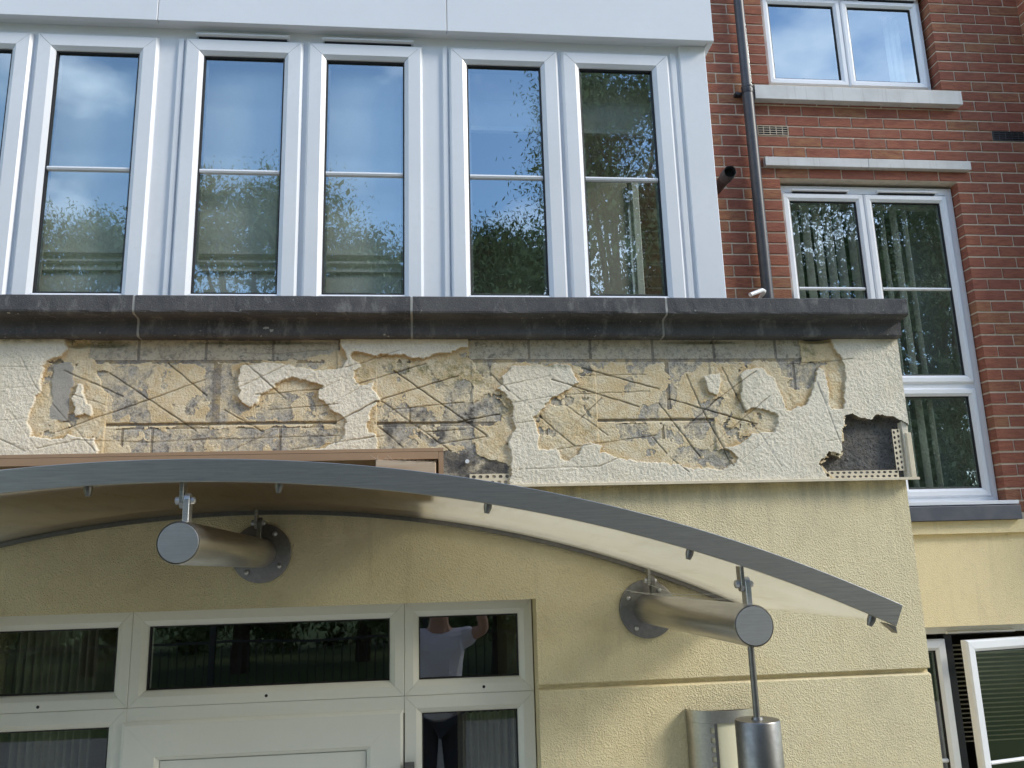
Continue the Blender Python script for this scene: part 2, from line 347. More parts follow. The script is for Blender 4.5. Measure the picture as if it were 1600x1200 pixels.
def lattice_noise(x, z, scale, seed):
    g = np.random.default_rng(seed).random((256,256)); u = x/scale+1000.3; v = z/scale+1000.7
    i = np.floor(u).astype(int); j = np.floor(v).astype(int); a = u-i; b = v-j; a = a*a*(3-2*a); b = b*b*(3-2*b)
    i0 = i%256; i1 = (i+1)%256; j0 = j%256; j1 = (j+1)%256
    return (g[i0,j0]*(1-a)+g[i1,j0]*a)*(1-b)+(g[i0,j1]*(1-a)+g[i1,j1]*a)*b
def fbm(x, z, scale, seed, octv=4, gain=.55):
    s = 0; t = 0; a = 1
    for k in range(octv): s = s+a*lattice_noise(x,z,scale/2**k,seed+k); t += a; a *= gain
    return s/t
def to_w(P): return np.array([A(px,py,YB+.01) for px,py in P])
def seg_d(x, z, p, q):
    d = q-p; t = np.clip(((x-p[0])*d[0]+(z-p[1])*d[1])/max(d@d,1e-12),0,1); return np.hypot(x-p[0]-t*d[0], z-p[1]-t*d[1])
def sdf(x, z, P):
    P = to_w(P); n = len(P); ins = np.zeros(x.shape,bool); dm = np.full(x.shape,9.)
    for k in range(n):
        p, q = P[k], P[(k+1)%n]; dm = np.minimum(dm, seg_d(x,z,p,q))
        c = (p[1] > z) != (q[1] > z); ins ^= c & (x < (q[0]-p[0])*(z-p[1])/((q[1]-p[1]) or 1e-12)+p[0])
    return np.where(ins, dm, -dm)
P_A = [(105,520),(104,545),(95,556),(80,561),(68,572),(66,600),(64,612),(55,620),(52,640),(46,662),(48,682),(62,684),(83,688),(107,685),(109,676),(116,682),(150,684),(154,705),(160,770),(470,770),(475,703),(505,699),(530,690),(540,680),(541,662),(534,651),(520,641),(508,631),(500,627),(496,617),(497,611),(505,607),(495,599),(475,593),(455,591.5),(440,594),(430,601),(428,606),(412,615),(404,630),(395,636),(383,634),(373,618),(373,578),(380,570),(400,567),(440,569),(470,577),(500,582),(530,577),(543,564),(540,556),(533,545),(531,520)]
P_B = [(548,558),(552,554),(564,550),(576,554),(588,557),(620,553),(634,557),(642,563),(664,559),(680,555),(700,554),(716,545),(730,545),(730,520),(800,520),(798,569),(794,578),(786,588),(785,600),(776,606),(786,614),(798,628),(801,644),(803,660),(805,672),(800,684),(796,690),(798,720),(797,740),(797,770),(590,770),(590,698),(583,680),(575,676),(573,668),(574,660),(580,656),(576,650),(583,640),(590,632),(588,626),(594,624),(590,616),(583,606),(584,600),(566,602),(558,598),(552,590),(556,580),(562,574),(550,562)]
P_C = [(730,520),(732,562),(745,570),(798,571),(820,574),(888,571),(895,585),(900,590),(905,600),(890,608),(875,615),(862,622),(850,632),(840,645),(831,652),(838,660),(840,675),(839,690),(843,700),(855,705),(872,703),(875,715),(885,720),(893,718),(902,708),(908,700),(925,693),(942,697),(935,705),(965,715),(1000,721),(1050,728),(1090,732),(1130,732),(1145,725),(1152,718),(1140,705),(1130,701),(1146,697),(1162,694),(1176,680),(1188,679),(1206,679),(1214,664),(1215,652),(1206,644),(1190,640),(1176,638),(1162,642),(1158,632),(1156,616),(1158,596),(1157,582),(1162,577),(1176,577),(1194,577),(1198,584),(1210,592),(1213,606),(1220,622),(1228,640),(1238,642),(1256,632),(1266,618),(1269,600),(1275,582),(1280,575),(1288,578),(1292,596),(1295,620),(1291,634),(1296,642),(1318,640),(1319,600),(1318,572),(1313,558),(1304,546),(1299,536),(1296,520)]
P_E = [(1318,652),(1328,649),(1346,655),(1362,654),(1370,648),(1378,650),(1395,652),(1402,657),(1420,668),(1440,700),(1440,760),(1296,760),(1294,745),(1284,737),(1278,726),(1286,716),(1294,704),(1310,708),(1313,700),(1316,672)]
ISL = [[(122,598),(130,600),(135,620),(145,640),(146,650),(118,650),(116,630)], [(1100,590),(1125,583),(1128,600),(1118,618),(1104,610)]]
PATCH = [(84,570),(113,567),(113,600),(105,656),(95,659),(78,655),(82,610)]
BL = [(2.2,[(140,520),(140,545),(132,562),(150,569),(235,569),(318,570),(370,568),(440,563),(470,563),(500,553),(530,548),(531,520)]),
      (2.2,[(730,520),(732,560),(745,570),(880,569),(1040,569),(1100,568),(1250,566),(1252,520)]),
      (1.0,[(150,578),(240,572),(238,600),(228,640),(240,662),(165,666),(172,630)]), (1.2,[(318,560),(360,568),(358,665),(322,665)]),
      (.9,[(163,668),(500,664),(530,672),(520,688),(470,700),(470,770),(190,770),(185,700)]), (.6,[(415,612),(490,612),(492,640),(480,660),(370,665),(365,640)]),
      (.9,[(592,636),(720,630),(760,618),(792,640),(790,665),(740,668),(735,700),(600,705),(588,670)]), (1.6,[(680,700),(740,706),(780,720),(797,727),(797,770),(680,770)]),
      (.8,[(690,598),(735,600),(740,630),(690,626)]), (.8,[(745,566),(775,566),(768,592),(740,580)]), (.8,[(1035,566),(1105,566),(1060,586),(1052,640),(1030,640),(1036,600)]),
      (.75,[(855,620),(900,618),(890,640),(862,640)]), (1.3,[(1000,630),(1028,630),(1030,660),(1000,660)]), (.8,[(960,662),(1110,660),(1100,690),(970,690)]), (.8,[(1080,625),(1125,620),(1120,650),(1085,650)]),
      (.8,[(1210,568),(1290,566),(1260,610),(1235,612),(1222,590)]), (.8,[(1040,700),(1140,700),(1135,728),(1050,726)])]
CUTS = [(100,579,192,619,2),(172,583,305,673,2),(88,675,320,593,2),(262,567,322,618,2),(57,605,150,705,1),(113,617,172,635,1),(0,686,41,706,1),(113,688,240,691,1),(240,691,350,684,1),(15,640,60,702,.5),(60,701,118,689,1),(0,609,80,602,.5),(0,658,85,651,.5),(35,560,57,605,.7),(0,574,85,575,.6),
 (380,564,446,623,1.5),(370,608,450,570,1),(400,617,503,608,1.5),(503,608,530,595,.7),(420,640,528,632,1.5),(350,640,410,674,1.5),(358,705,432,671,1),(300,688,530,680,1.2),(455,702,600,681,1),(520,663,588,627,1.5),(520,632,565,604,.7),(378,551,430,553,1.2),(430,553,512,546,1),
 (540,575,622,549,1.2),(555,601,665,568,2),(595,624,716,587,2),(615,579,760,680,2.2),(594,625,705,705,1.6),(612,640,725,628,1.6),(540,653,590,627,1.5),(715,659,780,647,2.4),(665,675,725,671,1.6),(690,693,762,682,1.6),(585,660,630,700,1.4),(766,584,795,612,1.4),(540,692,605,679,.7),(788,603,860,588,.8),(790,632,860,620,.8),(795,663,840,658,.8),(795,612,860,660,.6),
 (910,575,1030,608,2.2),(908,587,1010,585,1.3),(862,594,998,635,1.8),(880,617,1015,611,1.2),(843,650,897,697,1.6),(882,632,950,680,1.6),(940,622,908,653,1.6),(908,653,892,671,.8),(870,702,1025,680,1.3),(1030,630,1095,715,2),(1045,623,1180,662,2.4),(1073,585,1095,636,1.8),(1098,640,1145,728,2),(1070,670,1120,624,1.6),(1020,683,1042,709,1.8),(1048,715,1075,738,1.5),(935,730,965,716,1.3),(810,734,935,729,.8),
 (1128,574,1165,645,1.6),(1110,632,1180,580,1.6),(1110,698,1200,620,1.4),(1165,645,1220,730,.6),(1275,598,1312,693,1),(1235,568,1330,562,1.5),(1155,722,1210,675,.7),(1290,690,1315,686,.9)]
for k in range(26):      # faint keying scores across the sound coat
    x0_ = random.uniform(0,1300); y0_ = random.uniform(575,735); L_ = random.uniform(30,110); a_ = random.choice([-.12,-.2,.75,.7,.65])
    CUTS.append((x0_,y0_,x0_+L_,min(748,max(540,y0_+a_*L_)),random.uniform(.25,.5)))
ST = .0025
xs = np.arange(-1.62, XBR+.0012, ST); zs = np.arange(ZB+.003, ZCB+.001, ST); NX, NZ = len(xs), len(zs)
GX, GZ = np.meshgrid(xs, zs)
wx = GX+(fbm(GX,GZ,.035,11)-.5)*.026; wz = GZ+(fbm(GX,GZ,.035,31)-.5)*.026
dam = np.maximum(np.maximum(sdf(wx,wz,P_A), sdf(wx,wz,P_B)), sdf(wx,wz,P_C))
for I in ISL: dam = np.minimum(dam, -sdf(wx,wz,I))
hole = sdf(wx,wz,P_E); patch = sdf(wx,wz,PATCH)
# masonry layout on the wall behind
def ZW(py): return AZ(700,py,YB+.012)
zj = [(ZW(567),ZW(562)), (ZW(666),ZW(660))]
def XW(px,py): return AX(px,py,YB+.012)
c1 = [XW(p,548) for p in (-96,8,112,216,321,426,531,635,730,826,922,1019,1115,1211,1307,1403)]
c2 = [XW(p,615) for p in (-60,140,338,540,640,844,1044,1244,1440)]; c3 = [XW(p,705) for p in (-10,189,236,436,655,855,1038,1240,1440)]
jw = {round(XW(338,615),5): .026, round(XW(1044,615),5): .016}
course = np.where(GZ > zj[0][1], 0, np.where((GZ < zj[0][0]) & (GZ > zj[1][1]), 1, np.where(GZ < zj[1][0], 2, -1)))
bid = np.full(GX.shape, -1); nb = 0
for k,cs in enumerate((c1,c2,c3)):
    for a_,b_ in zip(cs[:-1],cs[1:]):
        mk_ = (course == k) & (GX > a_+jw.get(round(a_,5),.010)/2) & (GX < b_-jw.get(round(b_,5),.010)/2); bid[mk_] = nb; nb += 1
ns = [len(c1)-1, len(c2)-1, len(c3)-1]
s = np.full(GX.shape,-.9)
for wgt,P in BL: s = np.maximum(s, np.clip(sdf(wx,wz,P)/.016,-.9,1)*wgt)
nz1 = fbm(GX,GZ,.06,51,5,.60)
isblock = (dam > .004) & (.62*s+(nz1-.5)*2.6 > .10)
slot_ = None; cls = np.zeros(GX.shape,int)                        # 0 top 1 base 2 patch 3 masonry 4 hole
cls[dam > 0] = 1; cls[isblock] = 3; cls[(patch > 0) & (dam > 0)] = 2; cls[hole > 0] = 4
cls[(cls == 4) & (hole < .012) & (fbm(GX,GZ,.02,77) > .5) & (GX < XW(1330,700))] = 1
H = np.zeros(GX.shape)
st = fbm(GX,GZ,.008,91,3,.7)
trow = fbm(GX,GZ,.12,93,3)
H[cls==0] = ((st-.5)*.0042+(trow-.5)*.006)[cls==0]
b_ = -.008-.006*np.clip((fbm(GX,GZ,.06,95,5,.55)-.35)*2,0,1)+(fbm(GX,GZ,.018,97,3,.6)-.5)*.0045
b_ -= .002*np.clip(dam/.03,0,1)
H[cls==1] = b_[cls==1]
H[cls==2] = (-.010+(fbm(GX,GZ,.03,99,3)-.5)*.002)[cls==2]
rake = (fbm(GX,GZ,.05,101)-.5)*.004
blk = -.0165+(fbm(GX,GZ,.010,103,3,.7)-.5)*.003
mor = -.0190+rake*.6; mor[(np.abs(GX-XW(338,615)) < .016) & (course==1)] = -.0160
H2 = np.where(bid >= 0, blk, mor); H[cls==3] = H2[cls==3]; H2 = np.minimum(H2, -.0150)
for x0_,x1_,py in ((165,526,663),(588,738,662),(934,1116,657)):        # raked-out bed joints
    z_ = AZ((x0_+x1_)/2,py,YB+.02); xa, xb = XW(x0_,py), XW(x1_,py)
    d_ = np.abs(GZ-z_-(fbm(GX,GZ,.04,105)-.5)*.004); mk_ = (GX > xa) & (GX < xb) & (dam > 0); sl_ = mk_ & (d_ < .0055); cls[sl_] = 3; bid[sl_] = -1; dp_ = -.015-.010*np.clip(1.5-d_/.0052,0,1); H = np.where(mk_, np.minimum(H, dp_), H); H2 = np.where(mk_, np.minimum(H2, dp_), H2)
H[cls==4] = (-.036+(fbm(GX,GZ,.012,107,4,.7)-.5)*.007)[cls==4]
# voids where lumps have dropped out under the coping
for px,py,rx,rz in ((165,536,.07,.012),(120,537,.03,.014),(400,533,.20,.007),(1275,531,.05,.010),(1100,533,.12,.006)):
    cx,cz = A(px,py,YB); H -= .028*np.exp(-(((GX-cx)/rx)**2+((GZ-cz)/rz)**2)**2)*(cls != 0)
cut = np.zeros(GX.shape)
for x0_,y0_,x1_,y1_,wd in CUTS:
    p, q = to_w([(x0_,y0_),(x1_,y1_)]); 
    i0,i1 = np.searchsorted(xs,[min(p[0],q[0])-.02,max(p[0],q[0])+.02]); j0,j1 = np.searchsorted(zs,[min(p[1],q[1])-.02,max(p[1],q[1])+.02])
    gx_,gz_ = GX[j0:j1,i0:i1], GZ[j0:j1,i0:i1]
    if gx_.size == 0: continue
    d_ = seg_d(gx_+(lattice_noise(gx_,gz_,.02,7)-.5)*.003, gz_+(lattice_noise(gx_,gz_,.025,8)-.5)*.003, p, q); wv = (.7+.6*lattice_noise(gx_,gz_,.04,9))
    sig = .0014+.00035*min(wd,2); H[j0:j1,i0:i1] -= .0030*wd*np.exp(-(d_/sig)**2)*wv
    cut[j0:j1,i0:i1] = np.maximum(cut[j0:j1,i0:i1], min(.85,.36*wd)*np.exp(-(d_/(sig*1.05))**2)*wv)
cut = np.clip(cut,0,1)
moss = np.zeros(GX.shape)
for px,py,rx,rz,am in ((660,573,.13,.030,1),(712,580,.10,.05,.9),(610,570,.08,.02,.6),(565,585,.03,.04,.6),(745,592,.05,.03,.7),(870,572,.10,.008,.8),(1160,640,.02,.12,.5),(1160,655,.06,.03,.4),(1118,705,.03,.03,.7),(1265,550,.03,.03,.9),(150,533,.10,.012,.8),(790,640,.03,.04,.6),(45,531,.14,.010,.6),(1180,600,.02,.03,.3),(585,690,.02,.05,.2)):
    cx,cz = A(px,py,YB); moss = np.maximum(moss, am*np.exp(-(((GX-cx)/rx)**2+((GZ-cz)/rz)**2)))
res = np.clip((fbm(GX,GZ,.035,121,5,.75)-.40)*4,0,1); res = np.where(course==0, res*.35, res); res = np.where(cls==4, res*.12, res)
H = np.where((cls==0)|(cls==4), H, H*.76); H2 = np.where(cls==4, H2, H2*.76)
VX = np.stack([GX, YB-H, GZ],-1).reshape(-1,3)
ii, jj = np.meshgrid(np.arange(NX-1), np.arange(NZ-1)); b0 = (jj*NX+ii).ravel(); Q = np.stack([b0,b0+1,b0+NX+1,b0+NX],1)
cc_ = cls[:-1,:-1].ravel(); bb_ = bid[:-1,:-1].ravel()
H2 = np.where(cls==3, H, np.minimum(H2,H-.0015)); H2 = np.where(cls==4, H, H2); VM = np.stack([GX, YB-H2, GZ],-1).reshape(-1,3)
char = np.clip(sdf(wx,wz,BL[7][1])/.02+.4,0,1)*np.clip(fbm(GX,GZ,.05,141,4)*3-.6,0,1)+.8*np.clip(sdf(wx,wz,BL[6][1])/.03,0,1)*np.clip((fbm(GX,GZ,.06,143,4)-.45)*4,0,1); char = np.clip(char+.75*np.clip((fbm(GX,GZ,.020,147,5,.75)-.56)*9,0,1)*np.clip(.35+fbm(GX,GZ,.16,149,3)*1.1-.25,0,1),0,1)
rim = np.clip(1.15-np.abs(dam)/.022,0,1)*np.clip((fbm(GX,GZ,.07,151,4)-.34)*4,0,1)*(dam > 0)
fl = dict(char=char.ravel(), rim=rim.ravel(), cut=cut.ravel(), moss=moss.ravel(), residue=res.ravel(), grime=np.zeros(GX.size))
def sub(name, mask, mats, mi=None, label=None, VX=VX):
    if mask.sum() == 0: return None
    q = Q[mask]; u, inv = np.unique(q.ravel(), return_inverse=True)
    o = npmesh(name, VX[u], inv.reshape(-1,4), mats, wall, None if mi is None else mi[mask], True, {k:v[u] for k,v in fl.items()})
    if label: o['label'] = label
    return o
sub('render_coat', cc_ <= 2, [M['top'],M['base'],M['patch']], cc_, 'cream top coat broken away to ochre base coat and scored with saw cuts')
mas = cc_ != 4
sub('mortar_bed', mas & (bb_ < 0), [M['mortar']], VX=VM)
for k in range(nb):
    strip = k < ns[0]
    if not (mas & (bb_ == k) & (cc_ == 3)).any(): continue          # wholly behind sound render
    cx_ = GX[bid==k].mean(); dk = (k >= ns[0]+ns[1]) and AX(640,705,YB) < cx_ < AX(850,705,YB)
    sub('concrete_brick' if strip else 'concrete_block', mas & (bb_ == k), [M['sbrick'] if strip else M['block']], VX=VM)
sub('corner_block', cc_ == 4, [M['cblock']], None, 'charcoal block exposed in the square hole at the corner')
# drip bead along the foot of the band and perforated flanges in the hole
ZBd = ZB
mb = MB(); mb.prism_x([(YB-.006,ZBd-.006),(YB-.006,ZBd+.003),(YB+.004,ZBd+.0045),(.02,ZBd+.004),(.0,ZBd-.0025)], -2.7, XBR+.012); mb.build('drip_bead', M['bead'], wall)
def perforated(name, x0,x1,z0,z1,nx_,nz_,y, stagger, vertical=False):
    mb = MB(); dx = (x1-x0)/nx_; dz = (z1-z0)/nz_
    for j in range(nz_):
        for i in range(nx_):
            cx = x0+dx*(i+.5); cz = z0+dz*(j+.5); hx, hz = dx/2, dz/2
            a = .62; sh = (.12*(1 if j%2 else -1) if stagger and not vertical else 0)*dx; sv = (.12*(1 if i%2 else -1) if stagger and vertical else 0)*dz
            out_ = [(-1,-1),(0,-1),(1,-1),(1,0),(1,1),(0,1),(-1,1),(-1,0)]; c_ = [.72,1,.72,1,.72,1,.72,1]
            V_ = [(cx+u*hx,y,cz+v*hz) for u,v in out_]+[(cx+sh+u*hx*a*k,y,cz+sv+v*hz*a*k) for (u,v),k in zip(out_,c_)]
            V_ += [(p[0],y+.002,p[2]) for p in V_[8:]]
            mb.add(V_, [(q,(q+1)%8,8+(q+1)%8,8+q) for q in range(8)]+[(8+q,8+(q+1)%8,16+(q+1)%8,16+q) for q in range(8)])
    return mb.build(name, M['bead'], wall)
x0,z0 = A(1296,748,YB+.008); x1,z1 = A(1404,734,YB+.008)
perforated('perforated_bead', x0, x1, ZB+.003, z1, 12, 2, YB+.010, True)
xa, za = A(1399,668,YB+.008); xb, zb = A(1416,735,YB+.008)
perforated('perforated_bead', xb-.036, xb-.004, zb, za-.006, 2, 8, YB+.010, True, True)
perforated('perforated_bead', AX(734,745,YB), AX(797,745,YB), ZB+.003, AZ(760,740,YB), 6, 2, YB+.010, True)
MB().box(XBR-.016,XBR+.004,YB-.002,YB+.03,ZB+.002,AZ(1412,676,YB)).build('corner_bead', M['bead'], wall, .002)
xw,zw = A(730,721,YB); MB().tube([(xw,YB-.004,zw),(xw,YB+.03,zw)], .0075, 10).build('wall_plug', M['pvc'], wall)

# ------------------------------------------------------------------ coping
cop = thing('stone_coping', 'dark weathered moulded stone coping running beneath the long white window', 'coping', (0,0,ZCB))
prof = [(-.13,ZT-.004),(-.13,ZT-.056),(-.128,ZT-.062),(-.122,ZT-.0665),(-.112,ZT-.068),(-.080,ZT-.0695),(-.0725,ZT-.073),(-.070,ZT-.080),(-.070,ZT-.121),(-.068,ZT-.127),(-.063,ZT-.132),(-.055,ZT-.1335),(.03,ZT-.1335),(.03,ZT-.14),(.20,ZT-.14),(.20,ZT),(-.124,ZT)]
jx = [-2.7, AX(209,470,-.13), AX(643,470,-.13), AX(1041,470,-.13), XBR+.004]
for a_,b_ in zip(jx[:-1],jx[1:]):
    n_ = max(2,int((b_-a_)/.04)); mb = MB(); g_ = .004
    # worn arrises: rings every few centimetres, each nudged a little
    xr__ = np.linspace(a_+g_, b_-g_, max(3,int((b_-a_)/.022))); np_ = len(prof); V_ = []
    for i_,xv in enumerate(xr__):
        for j_,(y_,z_) in enumerate(prof):
            e_ = 0 if y_ > .0 else 1
            wob = float(lattice_noise(np.array([xv]),np.array([j_*.37]),.06,61)[0]-.5)*.0030*e_; chip = max(0,float(lattice_noise(np.array([xv]),np.array([j_*.11]),.018,63)[0])-.80)*.022*e_*(j_ in (0,1,2,3,8,9,10,len(prof)-1))
            V_.append((xv, y_+wob+chip, z_+wob*.6*(1 if z_ > ZT-.05 else -1)-chip*(.5 if z_ > ZT-.05 else -.5)))
    n_ = len(xr__); mb.add(V_, [(i*np_+k,i*np_+(k+1)%np_,(i+1)*np_+(k+1)%np_,(i+1)*np_+k) for i in range(n_-1) for k in range(np_)]+[tuple(range(np_))[::-1], tuple(range((n_-1)*np_,n_*np_))])
    o = mb.build('coping_stone', M['coping'], cop)
for a_ in jx[1:-1]:
    p2 = [(y+.0008 if y < .1 else y-.005, z-(.001 if z > ZT-.01 else -.001)) for y,z in prof]
    MB().prism_x(p2, a_-.0042, a_+.0042).build('joint', M['joint'], cop)
MB().prism_x([(.2,ZT-.14),(.2,ZT-.001),(1.72,ZT-.001),(1.72,ZT-.14)], 1.55, XBR+.004).build('coping_stone', M['coping'], cop, .002)
MB().box(-2.7,1.549,.2005,1.72,ZT-.12,ZT-.03).build('flat_roof', M['roof'], wall)

# ------------------------------------------------------------------ windows
def xform(o, mat): o.data.transform(mat)
def casement(parent, x0,x1,z0,z1,y, w_=.08, bars=(), mat=None, gm=None, name='casement', label=None):
    mat = mat or M['pvc']; mb = MB()
    mb.ring(x0,x1,z0,z1,[(0,y+.045),(0,y+.011),(.009,y),(w_-.024,y),(w_-.008,y+.011),(w_-.006,y+.018),(w_-.006,y+.045)])
    c_ = mb.build(name, mat, parent)
    if label: c_['label'] = label
    g_ = MB().ring(x0,x1,z0,z1,[(w_-.0065,y+.015),(w_-.001,y+.0165),(w_-.001,y+.040)],0).build('gasket', M['gasket'], c_)
    MB().ring(x0,x1,z0,z1,[(w_-.001,y+.031),(w_+.007,y+.031),(w_+.007,y+.042)],0).build('spacer_bar', M['joint'], c_)
    d = w_-.0005
    MB().add([(x0+d,y+.026,z0+d),(x1-d,y+.026,z0+d),(x1-d,y+.026,z1-d),(x0+d,y+.026,z1-d)],[(0,1,2,3)]).build('glass_pane', gm or M['glass'], c_)
    for bz in bars:
        MB().prism_x([(y+.0255,bz-.011),(y+.017,bz-.007),(y+.014,bz),(y+.017,bz+.007),(y+.0255,bz+.011)], x0+d, x1-d).build('glazing_bar', mat, c_)
    return c_
def trickle_vent(parent, x0,x1,z0,z1,y):
    v = MB().prism_x([(y,z1),(y-.022,z1-.003),(y-.026,z1-.007),(y-.026,z0+.010),(y-.018,z0+.006),(y,z0+.004)], x0, x1).build('trickle_vent', M['pvc'], parent, .001)
    MB().box(x0+.01,x1-.01,y-.016,y-.001,z0,z0+.004).build('slot', M['gasket'], v)

# --- long white window above the coping
YS = .075; ZF = AZ(560,43,.035)
bay = thing('bay_window', 'long white plastic window of tall narrow casements standing on the dark stone coping', 'window', (0,.1,ZT))
zs0 = ZT+.004; zs1 = AZ(570,67.5,YS)
SPX = [(-185,24),(31,231),(274,467),(475,661),(704,881),(887,1061)]
SX = [(AX(a,300,YS),AX(b,300,YS)) for a,b in SPX]
zbar = AZ(790,273,YS)
labs = ['casement cut by the photo edge','leftmost whole casement with a cream blind behind it','casement with a slim vent above, left one of its pair','casement with a slim vent above, right one of its pair','casement reflecting dark foliage','casement nearest the brick wall, room visible through it']
for (a,b),lb in zip(SX,labs): casement(bay, a,b,zs0,zs1,YS,.080,(zbar,),label=lb)
XBAY = AX(1120,280,YS)
XL = SX[0][0]-.02
MB().box(-2.68,XBAY-.0005,YS+.018,.155,zs1-.03,ZF+.01).build('head_rail', M['pvc'], bay)
MB().box(-2.68,XBAY-.0005,YS+.019,.155,ZT+.0005,zs0+.03).build('bottom_rail', M['pvc'], bay)
edges = [-2.68]+[v for ab in SX for v in ab]+[XBAY]
for k in range(0,len(edges),2):
    a,b = edges[k],edges[k+1]
    a2 = a-.03 if k else a; b2 = b+.03 if k < len(edges)-2 else b
    MB().box(a2,b2,YS+.017,.156,zs0+.001,zs1+.001).build('mullion', M['pvc'], bay)
    if b-a > .05 and k and k < len(edges)-2: MB().box(b-.026,b-.006,YS+.008,YS+.03,zs0,zs1-.002).build('cover_strip', M['pvc'], bay, .002)
MB().box(SX[-1][1]+.012,SX[-1][1]+.034,YS+.011,YS+.03,zs0,zs1+.012).build('cover_strip', M['pvc'], bay, .002)
MB().box(SX[-1][1]+.05,XBAY+.0,YS+.006,YS+.05,ZT+.001,ZF+.004).build('corner_post', M['pvc'], bay, .003)
for k,(p0,p1,yc) in ((2,(306,452,56)),(3,(503,646,63.5))):
    zc = AZ((p0+p1)/2,yc,YS); trickle_vent(bay, AX(p0,yc,YS), AX(p1,yc,YS), zc-.012, zc+.012, YS+.02)
fj = [-2.7, AX(247,15,.035), AX(698,25,.035), AX(1115,55,.035)]
for a,b in zip(fj[:-1],fj[1:]): MB().box(a+.0014,b-.0014,.035,.058,ZF,ZF+1.15).build('fascia_panel', M['fascia'], bay, .0012)
MB().box(-2.7,fj[-1]-.025,.0585,.16,ZF+.004,ZF+1.12).build('soffit_board', M['fascia'], bay)
MB().box(fj[-1]-.024,fj[-1]-.001,.0585,1.795,ZF,ZF+1.15).build('side_fascia', M['fascia'], bay)
MB().box(-2.7,fj[-1],.036,1.795,ZF+1.152,ZF+1.19).build('roof', M['roof'], bay)
# return side of the bay with its own window, and the room inside
sx = XBAY-.001
MB().box(sx-.05,sx,.157,.34,ZT+.001,ZF).build('side_post', M['pvc'], bay); MB().box(sx-.05,sx,1.42,1.795,ZT+.001,ZF).build('side_post', M['pvc'], bay)
MB().box(sx-.05,sx-.001,.341,1.419,ZT+.001,ZT+.10).build('side_rail', M['pvc'], bay); MB().box(sx-.05,sx-.001,.341,1.419,zs1-.06,ZF).build('side_rail', M['pvc'], bay)
MB().add([(sx-.03,.34,ZT+.1),(sx-.03,1.42,ZT+.1),(sx-.03,1.42,zs1-.06),(sx-.03,.34,zs1-.06)],[(0,1,2,3)]).build('side_pane', M['glass'], bay)
o = MB().box(-2.7,sx-.051,1.72,1.795,ZT-.1,ZF+.2).build('room_wall', M['roomw']); o['kind'] = 'structure'
o = MB().box(-2.7,sx-.051,.161,1.719,zs1+.05,zs1+.08).build('room_ceiling', M['roomw']); o['kind'] = 'structure'
o = MB().box(-2.75,-2.69,.03,1.795,ZT-.1,ZF+1.1).build('room_side_wall', M['roomw']); o['kind'] = 'structure'
# tall cupboard and shower pole seen through the last casement
cb = thing('room_panel', 'beige panel standing in the room behind the casement nearest the brick wall', 'panel', (.95,.6,ZT))
MB().box(AX(915,380,.62),AX(985,380,.62),.62,1.3,ZT,AZ(950,285,.62)).build('board', M['roomw'], cb, .004)
MB().box(AX(992,380,.60),AX(1003,380,.60),.60,.64,ZT,AZ(1000,285,.6)).build('post', M['slat'], cb, .003)
def roman(x0,x1,ztop,zbot,y,label,nfold,extra=()):
    t = thing('roman_blind', label, 'blind', ((x0+x1)/2,y,zbot), 'cream blinds inside the long white window')
    n = 60; pr_ = []
    for i in range(n+1):
        u = i/n; z = ztop+(zbot-ztop)*u; ph = (u*nfold)%1; pr_.append((y-.014*math.sin(math.pi*ph)**.6-.004*(ph < .06), z))
    V=[];Qd=[]
    for i,(yy,z) in enumerate(pr_): V += [(x0,yy,z),(x1,yy,z)]
    Qd = [(2*i,2*i+1,2*i+3,2*i+2) for i in range(n)]
    npmesh('fabric', V, Qd, [M['blind']], t, smooth=False)
    MB().box(x0,x1,y-.012,y+.012,zbot-.022,zbot).build('bottom_bar', M['blind'], t, .003)
    for e_ in extra: MB().prism_x([(y-.006,e_-.008),(y-.026,e_-.003),(y-.026,e_+.006),(y-.006,e_+.010)], x0,x1).build('fold', M['blind'], t)
    return t
bl = ['cream roman blind behind the casement cut by the left photo edge','cream roman blind behind the leftmost whole casement','cream roman blind behind the left casement of the vented pair','cream roman blind behind the right casement of the vented pair']
for k in range(4):
    a,b = SX[k]; roman(a+.035,b-.035,zs1-.03,ZT+.02,.165,bl[k],5,(AZ(400,405,.2),AZ(400,418,.2),AZ(400,431,.2)))
roman(SX[4][0]+.03,SX[4][1]-.03,zs1-.03,AZ(790,200,.22),.22,'raised cream blind behind the casement reflecting dark foliage',2)
roman(SX[5][0]+.03,SX[5][1]-.03,zs1-.03,AZ(970,205,.22),.22,'raised cream blind behind the casement nearest the brick wall',2)

# ------------------------------------------------------------------ brick wing
YW = 1.80; YF = 1.85
uwx = (AX(1203,131,YF), AX(1329,134,YF), AX(1452,137,YF)); uwz = (AZ(1329,134.5,YF), AZ(1400,3,YF))
twx = (AX(1221.5,302,YF), AX(1349,302,YF), AX(1479,304,YF)); twz = (AZ(1500,776,YF), AZ(1500,606,YF), AZ(1525,598,YF), AZ(1350,303,YF))
zsill_top = AZ(1500,790,1.72); zsill_bot = AZ(1500,813,1.72)
OPEN = [(uwx[0]-.03, AX(1468,115,YW), AZ(1340,134,YW)-.01, uwz[1]+.05), (AX(1219,285,YW), AX(1503,332,YW), zsill_bot, AZ(1350,281,YW))]
ZW0 = zsill_bot+.002; ZW1 = 6.95; XW0 = 1.15; XW1 = AX(1588,5,YW)
brk = thing('brick_wall', 'red brick wall with pale mortar joints on the right', 'wall', (2.3,YW,ZW0))
gxs = sorted({XW0,XW1,*[o_[0] for o_ in OPEN],*[o_[1] for o_ in OPEN]}); gzs = sorted({ZW0,ZW1,*[max(ZW0,o_[2]) for o_ in OPEN],*[min(ZW1,o_[3]) for o_ in OPEN]})
mb = MB()
